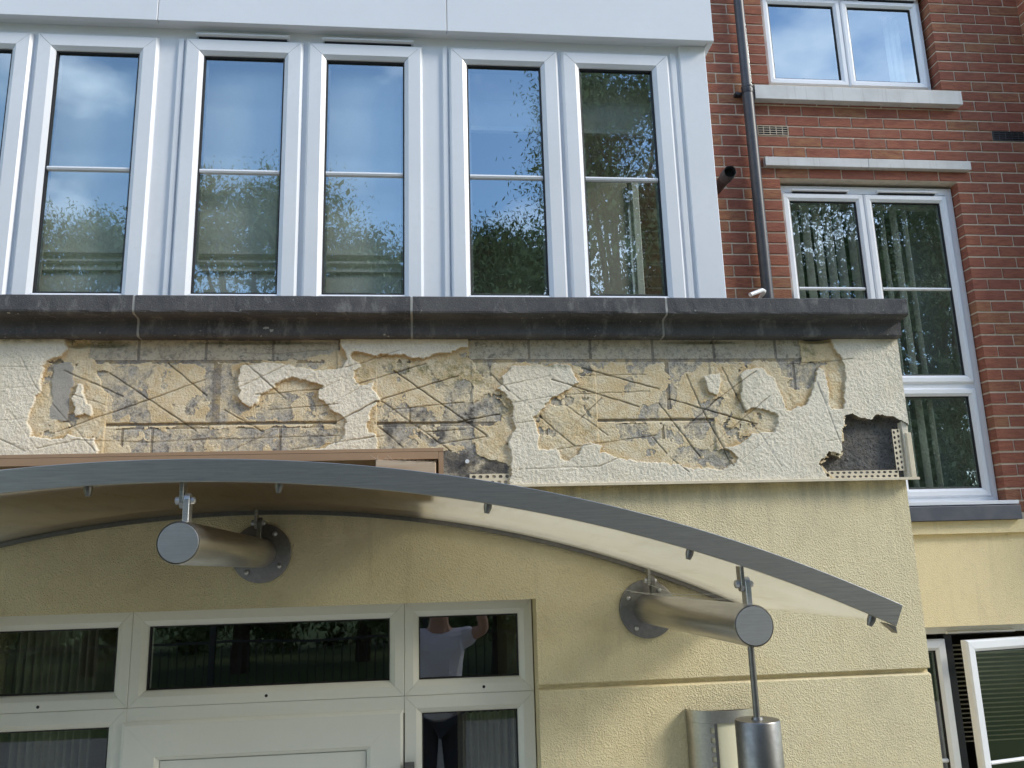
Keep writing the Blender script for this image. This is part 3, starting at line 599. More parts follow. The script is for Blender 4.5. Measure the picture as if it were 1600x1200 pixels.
for a,b in zip(gxs[:-1],gxs[1:]):
    for c_,d in zip(gzs[:-1],gzs[1:]):
        mx_,mz_ = (a+b)/2,(c_+d)/2
        if b-a < 1e-4 or d-c_ < 1e-4 or any(o_[0] < mx_ < o_[1] and o_[2] < mz_ < o_[3] for o_ in OPEN): continue
        ea = .004 if any(abs(a-o_[1]) < 1e-6 and o_[2] < mz_ < o_[3] for o_ in OPEN) else 0
        mb.box(a+ea,b,YW+.0055,YW+.115,c_,d)
mb.build('mortar', M['bmortar'], brk)
AIR = [(AX(1183,204,YW),AX(1232,204,YW),AZ(1207,204,YW)), (AX(1551,213,YW),AX(1600,213,YW),AZ(1575,213,YW))]
# shared brick meshes, slightly uneven
def brick_mesh(seed):
    r_ = random.Random(seed); bm = bmesh.new(); bmesh.ops.create_cube(bm, size=1)
    for v in bm.verts: v.co = Vector((v.co.x, v.co.y*.11, v.co.z*.0638))
    bmesh.ops.bevel(bm, geom=bm.edges[:], offset=.0022, segments=1, affect='EDGES')
    for v in bm.verts: v.co += Vector((0, r_.uniform(-.0012,.0012), r_.uniform(-.0011,.0011)))
    me = bpy.data.meshes.new('brick'); bm.to_mesh(me); bm.free(); me.materials.append(M['brick']); return me
BM = [brick_mesh(k) for k in range(5)]
specs = []
z0 = AZ(1465,110,YW); k0 = math.floor((ZW0-z0)/.075)
for k in range(k0, k0+60):
    zc = z0+k*.075+.0375
    if zc-.033 < ZW0-.03 or zc+.033 > ZW1: continue
    segs = [(XW0,XW1)]
    blocks = [(o_[0],o_[1]) for o_ in OPEN if o_[2]-.006 < zc < o_[3]+.006]
    blocks += [(a-.004,b+.004) for a,b,z_ in AIR if abs(zc-z_) < .037]
    for (p,q) in blocks: segs = [t for (a,b) in segs for t in ((a,min(b,p)),(max(a,q),b)) if t[1]-t[0] > .03]
    for (a,b) in segs:
        row = []
        st_ = AX(1468,115,YW)+(.1125 if k%2 else 0)+random.uniform(-.003,.003); n0 = math.floor((a-st_)/.225)
        for n in range(n0, n0+14):
            l_, r_ = max(a,st_+n*.225), min(b,st_+n*.225+.215)
            if r_-l_ > .001: row.append([l_,r_])
        if len(row) > 1 and row[-1][1]-row[-1][0] < .06: row[-2][1] = row[-1][1]; row.pop()
        if len(row) > 1 and row[0][1]-row[0][0] < .06: row[1][0] = row[0][0]; row.pop(0)
        row[0][0] = a; row[-1][1] = b
        for l_,r_ in row: specs.append(((l_+r_)/2, YW+.055+random.uniform(-.0012,.0012), zc, r_-l_, 0))
# pier standing forward at the far right
PX = XW1; PY = YW-.30
MB().box(PX+.0055,PX+.6,PY+.0055,YW+.1,ZW0,ZW1).build('mortar', M['bmortar'], brk)
for k in range(k0, k0+60):
    zc = z0+k*.075+.0375
    if zc-.033 < ZW0-.03 or zc+.033 > ZW1: continue
    o_ = .1125 if k%2 else 0
    for (l_,r_) in ((PX,PX+.215-(o_ and .1125)),(PX+.225-o_,PX+.44-o_),(PX+.45-o_,PX+.6)): specs.append(((l_+r_)/2,PY+.055,zc,r_-l_,0))
    specs.append((PX+.055, PY+.215 if not o_ else PY+.21, zc, .17 if not o_ else .175, 1))
def vis(s_):
    px,py = proj(s_[:3]); ok = -20 < px < 1620 and -20 < py < 1000
    hid = px < 1100+.09*py or (py > 462 and px < 1412) 
    return ok and not hid
specs.sort(key=lambda s_: not vis(s_)); cnt = 0; rest = MB()
for i,(x_,y_,z_,l_,side) in enumerate(specs):
    if vis((x_,y_,z_)) and cnt < 300:
        o = link('brick', BM[i%5], brk, Vector((x_,y_,z_))-brk.location); o.scale = (l_,1,1); o.rotation_euler = (random.uniform(-.006,.006), random.uniform(-.006,.006), math.pi/2 if side else random.uniform(-.004,.004)); cnt += 1
    elif side: rest.box(x_-.055,x_+.055,y_-l_/2,y_+l_/2,z_-.0325,z_+.0325)
    else: rest.box(x_-l_/2,x_+l_/2,y_-.055,y_+.055,z_-.0325,z_+.0325)
o = rest.build('bricks', M['brick'], brk, .002); o['kind'] = 'stuff'
for n_,(a,b,zc) in enumerate(AIR):
    t = thing('air_brick', ['plastic air brick grille left of the two, beside the grey downpipe','plastic air brick grille at the right photo edge'][n_], 'vent', ((a+b)/2,YW,zc-.032), 'air bricks in the brick wall')
    MB().ring(a+.003,b-.003,zc-.033,zc+.033,[(0,YW+.03),(0,YW-.004),(.003,YW-.004),(.004,YW+.03)],0).build('frame', M['bmortar' if n_==0 else 'pipe'], t)
    MB().box(a+.006,b-.006,YW+.002,YW+.005,zc-.03,zc+.03).build('backing', M['gasket'], t)
    for q in range(1,4): MB().box(a+.009,b-.009,YW-.005,YW-.001,zc-.033+q*.0165-.0014,zc-.033+q*.0165+.0014).build('louvre', M['bmortar' if n_==0 else 'pipe'], t)
    for q in range(1,5): MB().box(a+(b-a)*q/5-.0018,a+(b-a)*q/5+.0018,YW-.0045,YW-.0015,zc-.028,zc+.028).build('rib', M['bmortar' if n_==0 else 'pipe'], t)
# upper window
uw = thing('upper_window', 'white two-casement window at the top right over a projecting stone sill', 'window', (uwx[1],YF,uwz[0]))
fr = [(0,YF+.08),(0,YF+.016),(.012,YF+.014),(.05,YF+.014),(.05,YF+.08)]
MB().ring(uwx[0]-.024,uwx[2]+.024,uwz[0]-.02,uwz[1]+.06,fr).build('outer_frame', M['pvc'], uw)
MB().box(uwx[1]-.03,uwx[1]+.03,YF+.016,YF+.075,uwz[0]+.02,uwz[1]+.02).build('mullion', M['pvc'], uw)
casement(uw,uwx[0],uwx[1]-.002,uwz[0],uwz[1],YF,.056,label='left casement reflecting cloud'); casement(uw,uwx[1]+.002,uwx[2],uwz[0],uwz[1],YF,.056,label='right casement with a pale curtain edge')
trickle_vent(uw, AX(1340,0,YF), AX(1430,0,YF), uwz[1]+.006, uwz[1]+.028, YF+.014)
t = thing('net_curtain', 'pale curtain edge behind the right casement of the upper window', 'curtain', (uwx[2]-.13,YF+.2,uwz[0])); 
V=[(uwx[2]-.16+.012*i,YF+.18+.015*math.sin(i*1.9),z_) for z_ in (uwz[0],uwz[1]) for i in range(12)]; npmesh('drape', V, [(i,i+1,13+i,12+i) for i in range(11)], [M['slat']], t)
# stone sill under it
xs0, xs1 = AX(1180,145,1.74), AX(1503,150,1.74); zt_, zb_ = AZ(1350,137,1.74), AZ(1350,158.5,1.74)
sl = MB().prism_x([(1.74,zb_),(1.74,zt_-.004),(1.746,zt_),(YF+.02,zt_+.012),(YF+.02,zb_+.004),(1.765,zb_+.004),(1.762,zb_+.008),(1.757,zb_+.008),(1.754,zb_)], xs0, xs1).build('stone_sill', M['stone'], None, .0015)
tag(sl, 'thick pale grey stone sill projecting under the upper white window', 'sill')
lt = thing('stone_string', 'slim pale stone strip in two lengths above the tall window', 'lintel', (AX(1357,255,1.77),1.77,AZ(1357,262,1.77)))
zt_, zb_ = AZ(1357,248,1.765), AZ(1357,261.5,1.765)
for a,b in ((1196,1357),(1357,1517)): MB().box(AX(a,254,1.765)+.0012,AX(b,254,1.765)-.0012,1.765,1.86,zb_,zt_).build('stone', M['stone'], lt, .002)
# tall window
tw = thing('tall_window', 'tall white window with vertical blinds, partly hidden behind the rendered wall corner', 'window', (twx[1],YF,twz[0]))
MB().ring(twx[0]-.02,twx[2]+.045,twz[0]-.03,twz[3]+.055,fr).build('outer_frame', M['pvc'], tw)
MB().box(twx[1]-.025,twx[1]+.025,YF+.016,YF+.075,twz[0],twz[3]).build('mullion', M['pvc'], tw)
MB().box(twx[0],twx[2]+.01,YF+.0165,YF+.075,twz[1]-.03,twz[2]+.03).build('transom', M['pvc'], tw)
zb1 = AZ(1440,450,YF)
casement(tw,twx[0],twx[1]-.002,twz[2],twz[3],YF,.058,(zb1,),label='upper left casement, its foot hidden by the coping'); casement(tw,twx[1]+.002,twx[2],twz[2],twz[3],YF,.058,(zb1,),label='upper right casement')
casement(tw,twx[0],twx[1]-.002,twz[0],twz[1],YF,.058); casement(tw,twx[1]+.002,twx[2],twz[0],twz[1],YF,.058,label='lower right pane section')
for a,b in ((1236,1325),(1370,1462)): trickle_vent(tw, AX(a,298,YF), AX(b,298,YF), twz[3]+.004, twz[3]+.026, YF+.014)
MB().box(twx[0]-.02,AX(1593,787,1.76),1.76,YF+.06,AZ(1500,789,1.76)+.0,AZ(1500,783,1.76)).build('sub_sill', M['pvc'], tw, .002)
vb = thing('vertical_blind', 'pale vertical blind slats inside the tall window', 'blind', (twx[1],2.0,twz[0]))
sm = None; nsl = 0
xx = twx[0]+.06
while xx < twx[2]-.16:
    if sm is None:
        sm = MB().box(-.0009,.0009,-.042,.042,twz[0]-vb.location.z+.02,twz[3]-vb.location.z-.02); o = sm.build('slat', M['slat']); o.parent = vb; sm = o.data
    else: o = link('slat', sm, vb)
    o.location = (xx-vb.location.x, random.uniform(-.004,.004), 0); o.rotation_euler = (0,0,R(8+random.uniform(-5,5)) if xx < twx[1] else R(-8+random.uniform(-6,6))); xx += .080+random.uniform(-.010,.010)
MB().box(twx[0]+.02,twx[2]-.02,1.97,2.03,twz[3]-.035,twz[3]-.005).build('head_rail', M['slat'], vb)
o = MB().box(twx[2]-.13,twx[2]+.12,2.14,2.9,twz[0]-.1,twz[3]+.2).build('room_wall', M['roomw']); o['kind'] = 'structure'
# rooms behind the wing's windows: dark boxes open to the front
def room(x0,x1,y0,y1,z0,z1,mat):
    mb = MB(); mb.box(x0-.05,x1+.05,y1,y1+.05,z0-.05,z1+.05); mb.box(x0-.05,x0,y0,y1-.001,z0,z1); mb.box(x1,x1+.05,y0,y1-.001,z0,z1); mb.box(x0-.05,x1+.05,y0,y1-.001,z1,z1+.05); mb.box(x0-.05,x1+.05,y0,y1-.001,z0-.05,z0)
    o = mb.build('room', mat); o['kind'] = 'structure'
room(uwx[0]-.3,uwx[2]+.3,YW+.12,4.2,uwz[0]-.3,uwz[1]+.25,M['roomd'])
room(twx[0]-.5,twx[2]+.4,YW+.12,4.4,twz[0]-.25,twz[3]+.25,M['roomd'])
ss = MB().prism_x([(1.72,zsill_bot),(1.72,zsill_top-.004),(1.728,zsill_top),(YF+.03,zsill_top+.006),(YF+.03,zsill_bot+.001)], XR-.05, AX(1597,802,1.72)).build('slate_sill', M['slate'], None, .002)
tag(ss, 'dark blue-grey slate sill under the tall window', 'sill')
# rendered base of the wing with the open window
wg = thing('wing_wall', 'smooth cream rendered wall below the slate sill on the right', 'wall', (2.6,1.8,0))
zst = AZ(1500,834,1.755); ZHB = AZ(1520,977.5,1.785); bwx = (AX(1405,1050,1.86), AX(1650,1050,1.86)); ZBB = ZHB-1.15
MB().box(1.15,4.4,1.755,1.90,zst,zsill_bot-.0005).build('plinth_band', M['wing'], wg, .002)
MB().box(1.15,4.4,1.785,1.90,ZHB,zst-.0005).build('wall_above', M['wing'], wg)
MB().box(1.15,bwx[0]-.02,1.785,1.92,0,ZHB-.0005).build('wall_side', M['wing'], wg); MB().box(bwx[1]+.02,4.4,1.785,1.92,0,ZHB-.0005).build('wall_side', M['wing'], wg)
MB().box(bwx[0]-.02,bwx[1]+.02,1.785,1.92,0,ZBB-.05).build('wall_below', M['wing'], wg)
room(bwx[0]-.4,bwx[1]+.4,1.93,4.2,ZBB-.3,ZHB+.2,M['roomd'])
bw = thing('open_window', 'white casement window standing open under the wing wall at the bottom right', 'window', (bwx[0],1.86,ZBB))
YO = 1.855; zo1 = AZ(1465,999,YO)
MB().ring(bwx[0]-.02,bwx[1]+.02,ZBB-.045,ZHB-.001,[(0,YO+.09),(0,YO+.02),(.045,YO+.018),(.05,YO+.09)]).build('outer_frame', M['pvc'], bw)
xm = AX(1478,1003,YO)
casement(bw, bwx[0], xm, ZBB, zo1, YO, .07, (AZ(1478,1190,YO),), gm=M['doorglass'], label='left casement mostly hidden by the wall corner')
MB().box(xm+.004,xm+.05,YO+.02,YO+.09,ZBB,zo1+.03).build('mullion', M['dark'], bw)  # black strip: shade of the gap between the casements put into its colour
x_l = AX(1492,1000,1.72); x_r = bwx[1]; c_ = casement(bw, xm+.012, x_r, ZBB, zo1, YO, .07, (AZ(1560,1188,1.80),), gm=M['doorglass'], label='right casement swung open')
piv = Vector((x_r,YO+.03,0))-wloc(bw); rot = Matrix.Translation(piv) @ Matrix.Rotation(R(13),4,'Z') @ Matrix.Translation(-piv)
for o in [c_]+list(c_.children): o.data.transform(rot)
trickle_vent(bw, AX(1480,990,YO), AX(1586,988,YO), zo1+.022, zo1+.044, YO+.018)
vn = thing('venetian_blind', 'dim horizontal blind slats inside the open window', 'blind', (bwx[1]-.3,2.0,ZBB))
for q in range(22): MB().add([(xm+.01,2.02,zo1-.05-q*.026),(bwx[1]-.05,2.02,zo1-.05-q*.026),(bwx[1]-.05,2.042,zo1-.062-q*.026),(xm+.01,2.042,zo1-.062-q*.026)],[(0,1,2,3)]).build('slat', M['curtain'], vn)

# downpipe, flue and overflow
dp = thing('downpipe', 'dark grey round downpipe on the brick wall', 'pipe', (AX(1196,400,1.745),1.745,ZT-.3))
xp = AX(1177,235,1.745); zc_ = AZ(1167,136,1.745)
MB().tube([(xp,1.745,ZT-.3),(xp,1.745,zc_)], .0355, 24).build('lower_pipe', M['pipe'], dp, smooth=True)
MB().tube([(xp,1.745,zc_),(xp,1.745,6.95)], .0325, 24).build('upper_pipe', M['pipe'], dp, smooth=True)
MB().tube([(xp,1.745,zc_-.012),(xp,1.745,zc_-.002),(xp,1.745,zc_+.003)], [.038,.039,.034], 24).build('collar', M['pipe'], dp, smooth=True)
mb = MB(); mb.tube([(xp,1.745,zc_-.05),(xp,1.745,zc_-.025)], .0385, 24); mb.box(xp-.075,xp-.03,1.765,1.80,zc_-.048,zc_-.028); mb.tube([(xp-.062,1.758,zc_-.038),(xp-.062,1.80,zc_-.038)], .011, 10); mb.build('bracket', M['dark'], dp)
p0 = Vector((AX(1118,292,1.80),1.80,AZ(1118,292,1.80)-.02)); xe,ze = A(1141,268,1.45); p1 = Vector((xe,1.45,ze)); d_ = (p1-p0)
fl_ = thing('flue_pipe', 'short black flue pipe poking out beside the white corner post', 'pipe', p0)
MB().tube([p0,p0+d_*.80], .034, 20).build('pipe', M['dark'], fl_, smooth=True)
MB().tube([p0+d_*.70,p0+d_*.97,p1],[.040,.040,.035], 24, False).tube([p0+d_*.84,p0+d_*.999],[.034,.0345], 24, False).build('collar', M['pipe'], fl_, smooth=True)
MB().tube([p0+d_*.83,p0+d_*.845],.0345,20).build('dark_end_disc', M['gasket'], fl_)  # black disc, its colour stands for the darkness inside the open pipe
x0,z0_ = A(1194,455,1.68); x1,z1_ = A(1172,459,1.62)
t = thing('overflow_pipe', 'short white overflow pipe poking out beside the foot of the downpipe', 'pipe', (x0,1.7,z0_))
MB().tube([(x0+.02,1.8,z0_-.01),(x0,1.68,z0_),(x0-.02,1.66,z0_),(x1,1.62,z1_-.006)], .0125, 12).build('pipe', M['pvc'], t, smooth=True)

# ------------------------------------------------------------------ canopy
XC, ZC0, RC = -.565, CAM.z-3.765, 3.99
HA = math.asin((1.142-XC)/4.015)
def arc(r, t): return XC+r*math.sin(t), ZC0+r*math.cos(t)
def sheet_z(x, r=RC): return ZC0+math.sqrt(r*r-(x-XC)**2)
def arc_strip(r0, r1, y0, y1, t0, t1, n):
    V = []; 
    for i in range(n+1):
        t = t0+(t1-t0)*i/n
        for r_,y_ in ((r0,y0),(r0,y1),(r1,y1),(r1,y0)): x_,z_ = arc(r_,t); V.append((x_,y_,z_))
    Qd = [(4*i+k,4*i+(k+1)%4,4*i+4+(k+1)%4,4*i+4+k) for i in range(n) for k in range(4)]+[(0,1,2,3),(4*n,4*n+3,4*n+2,4*n+1)]
    return MB().add(V,Qd)
cn = thing('door_canopy', 'curved canopy of frosted sheet with a brushed steel front band over the entrance', 'canopy', (XC,0,sheet_z(XC)))
arc_strip(RC-.002, RC+.0515, -1.0, -.991, -HA, HA, 90).build('front_band', M['steel'], cn, .0012)
arc_strip(RC+.004, RC+.010, -.9905, -.004, -HA+.003, HA-.003, 90).build('roof_sheet', M['acrylic'], cn)
arc_strip(RC-.010, RC+.003, -.022, -.0015, -HA+.01, HA-.004, 90).build('wall_channel', M['darksteel'], cn)
arc_strip(RC+.0105, RC+.024, -.03, -.001, -HA+.01, HA-.004, 90).build('wall_seal', M['gasket'], cn)
for px,py in ((137,763),(763,791),(1079,862),(1364,969),(436,757)):
    x_ = AX(px,py,-.965); t_ = math.asin((x_-XC)/RC); a_ = arc(RC+.004,t_); b_ = arc(RC-.022,t_)
    MB().tube([(a_[0],-.962,a_[1]),((a_[0]+b_[0])/2,-.962,(a_[1]+b_[1])/2),(b_[0],-.962,b_[1])],[.010,.010,.006],10).build('screw', M['darksteel'], cn, smooth=True)
xe,ze = A(1392,975,-.985); MB().add([(xe-.015,-.985,ze+.004),(xe+.012,-.985,ze-.006),(xe+.014,-.985,ze-.022),(xe-.015,-.96,ze+.004),(xe+.012,-.96,ze-.006),(xe+.014,-.96,ze-.022)],[(0,1,2),(3,5,4),(0,3,4,1),(1,4,5,2),(2,5,3,0)]).build('bent_end_clip', M['darksteel'], cn)
def bracket(x_, z_, label, n):
    r_ = .0495
    t = thing('canopy_bracket', label, 'bracket', (x_,0,z_), 'steel tube brackets carrying the canopy')
    MB().tube([(x_,-.012,z_),(x_,-.994,z_),(x_,-.998,z_)], [r_,r_,r_-.002], 48, False).build('tube', M['tube'], t, smooth=True)
    MB().tube([(x_,-.990,z_),(x_,-.9965,z_),(x_,-1.000,z_)], [r_-.003,r_-.003,r_-.005], 48).build('end_cap', M['cap'], t, smooth=True)
    MB().tube([(x_,-.0005,z_),(x_,-.011,z_),(x_,-.013,z_)], [.100,.100,.097], 40).build('wall_flange', M['darksteel'], t, smooth=True)
    for a_ in (55,150,235,325):
        bx,bz = x_+.078*math.cos(R(a_)), z_+.078*math.sin(R(a_))
        MB().tube([(bx,-.012,bz),(bx,-.017,bz),(bx,-.0225,bz),(bx,-.0245,bz)], [.0085,.0085,.006,.002], 12).build('bolt', M['cap'], t, smooth=True)
    for yy in (-.955,-.075):
        zl = z_+r_-.003; zs_ = sheet_z(x_); hh = zs_-zl
        pr_ = [(yy-.016,zl),(yy+.016,zl),(yy+.016,zl+hh*.58)]+[(yy+.016*math.cos(q),zl+hh*.58+.016*math.sin(q)) for q in (.5,1.0,1.57,2.1,2.6)]+[(yy-.016,zl+hh*.58)]
        MB().prism_x(pr_, x_-.002, x_+.012).build('lug', M['cap'] if yy < -.5 else M['darksteel'], t, .0012)
        MB().prism_x([(yy-.015,zs_+.004),(yy+.015,zs_+.004),(yy+.015,zl+hh*.5),(yy+.007,zl+hh*.36),(yy-.007,zl+hh*.36),(yy-.015,zl+hh*.5)], x_-.012, x_-.0025).build('hanger_plate', M['steel'], t, .001)
        zb_ = zl+hh*.56
        MB().tube([(x_-.024,yy,zb_),(x_-.022,yy,zb_),(x_-.0125,yy,zb_)],[.006,.010,.010],8).build('nut', M['cap'], t); MB().tube([(x_+.0125,yy,zb_),(x_+.020,yy,zb_),(x_+.023,yy,zb_)],[.0095,.0085,.004],10).build('pin', M['cap'], t)
    return t
TL = (AX(278,848,-1.0), AZ(278,848,-1.0)); TR = (AX(1179,978,-1.0), AZ(1179,978,-1.0))
bracket(*TL, 'brushed steel tube bracket under the middle of the canopy, on the left', 0)
bracket(*TR, 'brushed steel tube bracket near the right canopy end with a lamp hanging below', 1)
# brown board and timber offcut lying on the canopy
yb_ = -.965
xb1 = AX(693,715,yb_); zb1_ = AZ(693,699.5,yb_); zb0_ = AZ(0,711,yb_); xb0 = AX(0,711,yb_); sl_ = (zb1_-zb0_)/(xb1-xb0)
bd = thing('brown_board', 'flat brown board lying across the top of the canopy', 'board', ((xb0+xb1)/2,-.5,zb1_-.03))
x00 = xb0-.5; z00 = zb0_-.5*sl_
def slab(mb, xa,xb,ya,yb2,dz0,dz1):
    za_, zb2 = z00+(xa-x00)*sl_, z00+(xb-x00)*sl_
    return mb.add([(xa,ya,za_+dz0),(xb,ya,zb2+dz0),(xb,yb2,zb2+dz0),(xa,yb2,za_+dz0),(xa,ya,za_+dz1),(xb,ya,zb2+dz1),(xb,yb2,zb2+dz1),(xa,yb2,za_+dz1)],[(0,3,2,1),(4,5,6,7),(0,1,5,4),(1,2,6,5),(2,3,7,6),(3,0,4,7)])
slab(MB(), x00, xb1-.0, yb_, -.06, -.008, 0).build('panel', M['wood'], bd)
slab(MB(), x00, xb1-.0125, yb_+.0005, yb_+.016, -.0265, -.0085).build('front_edge', M['wood'], bd)
slab(MB(), xb1-.012, xb1, yb_+.001, -.062, -.066, -.0085).build('end_edge', M['wood'], bd)
xa_, za_ = A(587,718,-.972); xb_, zb_ = A(681,722,-.972)
mb = MB().add([(xa_,-.972,sheet_z(xa_)+.012),(xb_,-.972,sheet_z(xb_)+.012),(xb_,-.70,sheet_z(xb_)+.012),(xa_,-.70,sheet_z(xa_)+.012),(xa_,-.972,za_),(xb_,-.972,zb_),(xb_,-.70,zb_),(xa_,-.70,za_)],[(0,3,2,1),(4,5,6,7),(0,1,5,4),(1,2,6,5),(2,3,7,6),(3,0,4,7)])
tb = mb.build('timber_offcut', M['timber'], None, .0015); tag(tb, 'rough sawn pale timber offcut wedged under the right end of the brown board', 'timber')
mb = MB()
for k in range(46):
    u = random.random(); x_ = xa_+(xb_-xa_)*u; z_ = za_+(zb_-za_)*u; a_ = random.uniform(-1,1); L_ = random.uniform(.004,.014)*(1.5 if u < .4 else .8)
    mb.tube([(x_,-.971,z_-.001),(x_+a_*L_,-.976,z_+L_*random.uniform(.2,.7))],[.0007,.0003],4)
mb.build('splinters', M['timber'], tb)

# ------------------------------------------------------------------ lamps beside the door
lx0 = AX(1080,1150,-.05); lcx = lx0+.125; lz1 = AZ(1120,1111,-.08); lz0 = lz1-.34
wl = thing('wall_light', 'curved stainless steel wall lamp with a row of square holes and a cream diffuser', 'lamp', (lcx,0,lz0))
def ell(t, a=.125, b=.088): return lcx-a*math.cos(t), -b*math.sin(t)
def shell(t0, t1, z0, z1, n, off=0.0):
    mb = MB(); V = []
    for i in range(n+1):
        t = t0+(t1-t0)*i/n
        for ao,z_ in ((0,z0),(0,z1),(.0025,z1),(.0025,z0)): x_,y_ = ell(t,.125-ao+off,.088-ao+off); V.append((x_,y_,z_))
    return mb.add(V,[(4*i+k,4*i+(k+1)%4,4*i+4+(k+1)%4,4*i+4+k) for i in range(n) for k in range(4)]+[(0,1,2,3),(4*n,4*n+3,4*n+2,4*n+1)])
T1, T2, T3 = 1.02, 1.14, 1.22
shell(.0, T1, lz0, lz1-.04, 12).build('side_shell', M['tube'], wl, smooth=True); shell(math.pi-T1, math.pi, lz0, lz1-.04, 12).build('side_shell', M['tube'], wl, smooth=True)
shell(0, math.pi, lz1-.0395, lz1, 40).build('top_band', M['tube'], wl, smooth=True)
for s0,s1 in ((T1,T2),(math.pi-T2,math.pi-T1)):
    zz = lz1-.0405; mb = MB()
    while zz > lz0+.02:
        V_,F_ = shell(s0+.0005,s1-.0005,zz-.014,zz,3).v, shell(s0+.0005,s1-.0005,zz-.014,zz,3).f; mb.add(V_,F_); zz -= .030
    mb.build('hole_bars', M['tube'], wl, smooth=True)
for s0,s1 in ((T2,T3),(math.pi-T3,math.pi-T2)): shell(s0,s1,lz0,lz1-.04,3).build('trim', M['darksteel'], wl, smooth=True)
shell(.9, math.pi-.9, lz0, lz1-.041, 24, -.006).build('diffuser', M['opal'], wl, smooth=True)
MB().box(lcx-.11,lcx+.11,-.012,-.0005,lz0+.01,lz1-.01).build('back_plate', M['darksteel'], wl)
px_, pz1 = TR[0]-.004, AZ(1186,1124,-.975)
pl = thing('hanging_lamp', 'dark steel cylinder lamp hanging on a thin rod below the right bracket', 'lamp', (px_,-.975,pz1-.24))
zt_ = TR[1]-.047
MB().tube([(px_,-.975,pz1),(px_,-.975,zt_)], .0078, 12).build('rod', M['darksteel'], pl, smooth=True)
MB().tube([(px_,-.975,pz1-.24),(px_,-.975,pz1-.003),(px_,-.975,pz1)], [.052,.052,.050], 48).build('body', M['darksteel'], pl, smooth=True)
MB().tube([(px_,-.975,pz1-.001),(px_,-.975,pz1+.006)], [.014,.012], 16).build('collar', M['darksteel'], pl, smooth=True)
mb = MB()
for a,b in (((958,918),(1075,934)),((985,925),(1130,928)),((1010,912),(1100,938)),((1040,930),(1150,936))):
    p_ = (AX(*a,-.12),-.12,AZ(*a,-.12)); q_ = (AX(*b,-.65),-.65,AZ(*b,-.65)); md = tuple((p_[i]+q_[i])/2-(.006 if i==2 else 0) for i in range(3)); mb.tube([p_,md,q_], .0006, 4)
o = mb.build('cobweb', M['web']); o['kind'] = 'stuff'; tag(o, 'wisps of cobweb between the right bracket and the wall', 'cobweb')

# ------------------------------------------------------------------ entrance door set
YD = .10
es = thing('entrance_door', 'white plastic entrance door with side lights and three fanlights under the canopy', 'door', ((XD+XDL)/2,YD,0))
m1, m2 = AX(203,1040,YD), AX(632,1030,YD); ztr = AZ(400,1098,YD); xl, xr_ = XDL+.004, XD-.004
def light(x0,x1,z0,z1,w_,name,label):
    y = YD; fr_ = MB().ring(x0,x1,z0,z1,[(0,y+.07),(0,y+.0015),(.0015,y),(w_-.020,y),(w_-.004,y+.012),(w_,y+.020),(w_,y+.07)],.0005).build(name, M['doorpvc'], es); fr_['label'] = label
    MB().ring(x0,x1,z0,z1,[(w_-.001,y+.019),(w_+.004,y+.021),(w_+.004,y+.04)],0).build('gasket', M['gasket'], fr_)
    d = w_+.001; MB().add([(x0+d,y+.03,z0+d),(x1-d,y+.03,z0+d),(x1-d,y+.03,z1-d),(x0+d,y+.03,z1-d)],[(0,1,2,3)]).build('glass_pane', M['doorglass'], fr_)
    return fr_
ZHd = ZH-.002
light(xl,m1-.0006,ztr+.0006,ZHd,.052,'fanlight','left fanlight with a curtain behind'); light(m1+.0006,m2-.0006,ztr+.0006,ZHd,.052,'fanlight','wide middle fanlight reflecting dark trees and railings'); light(m2+.0006,xr_,ztr+.0006,ZHd,.050,'fanlight','right fanlight reflecting the photographer')
light(xl,m1-.0006,.02,ztr-.0006,.060,'side_light','left side light'); light(m2+.0006,xr_,.02,ztr-.0006,.060,'side_light','right side light')
MB().box(m1,m2,YD+.002,YD+.07,ztr-.055,ztr-.0006).build('transom', M['doorpvc'], es); MB().box(m1,m1+.0,YD,YD,0,0)
lx0_, lx1_ = AX(189,1150,YD-.014), AX(630,1140,YD-.014); lzt = AZ(410,1120,YD-.014)
leaf = MB().ring(lx0_,lx1_,.02,lzt,[(0,YD+.04),(0,YD-.006),(.010,YD-.014),(.110,YD-.014),(.113,YD-.010),(.122,YD-.004),(.126,YD+.004),(.126,YD+.03)],.0002).build('door_leaf', M['doorpvc'], es)
MB().box(lx0_+.1265,lx1_-.1265,YD-.002,YD+.03,.15,lzt-.1265).build('panel', M['doorpvc'], leaf)
hx = AX(640,1198,YD-.02); hz = AZ(640,1191,YD-.02)
MB().box(hx-.016,hx+.016,YD-.026,YD-.0145,hz-.22,hz).tube([(hx,YD-.025,hz-.07),(hx,YD-.065,hz-.07)],.008,10).tube([(hx,YD-.06,hz-.07),(hx-.11,YD-.06,hz-.07)],.009,10).build('handle', M['darksteel'], leaf)
for px,py in ((59,1105),(416,1087),(756,1073)):
    x_,z_ = A(px,py,YD); MB().tube([(x_,YD-.0006,z_),(x_,YD+.004,z_)],.0052,12).build('screw_hole', M['gasket'], es)
room(XDL-.2,XD+.3,.27,3.2,-.02,ZH+.25,M['roomd'])
def curtain(x0,x1,y,z0,z1,label,n=9):
    t = thing('curtain', label, 'curtain', ((x0+x1)/2,y,z0)); N = n*8
    V = [(x0+(x1-x0)*i/N, y+.018*math.sin(i*2*math.pi/8)+.006*math.sin(i*.7), z_) for z_ in (z0,z1) for i in range(N+1)]
    npmesh('drape', V, [(i,i+1,N+2+i,N+1+i) for i in range(N)], [M['curtain']], t)
curtain(AX(22,1050,.36),AX(152,1050,.36),.36,.1,ZH-.02,'dim pleated curtain behind the left fanlight and side light',11)
curtain(AX(715,1150,.36),AX(806,1150,.36),.36,.1,AZ(760,1112,.36),'dim curtain behind the right side light',8)

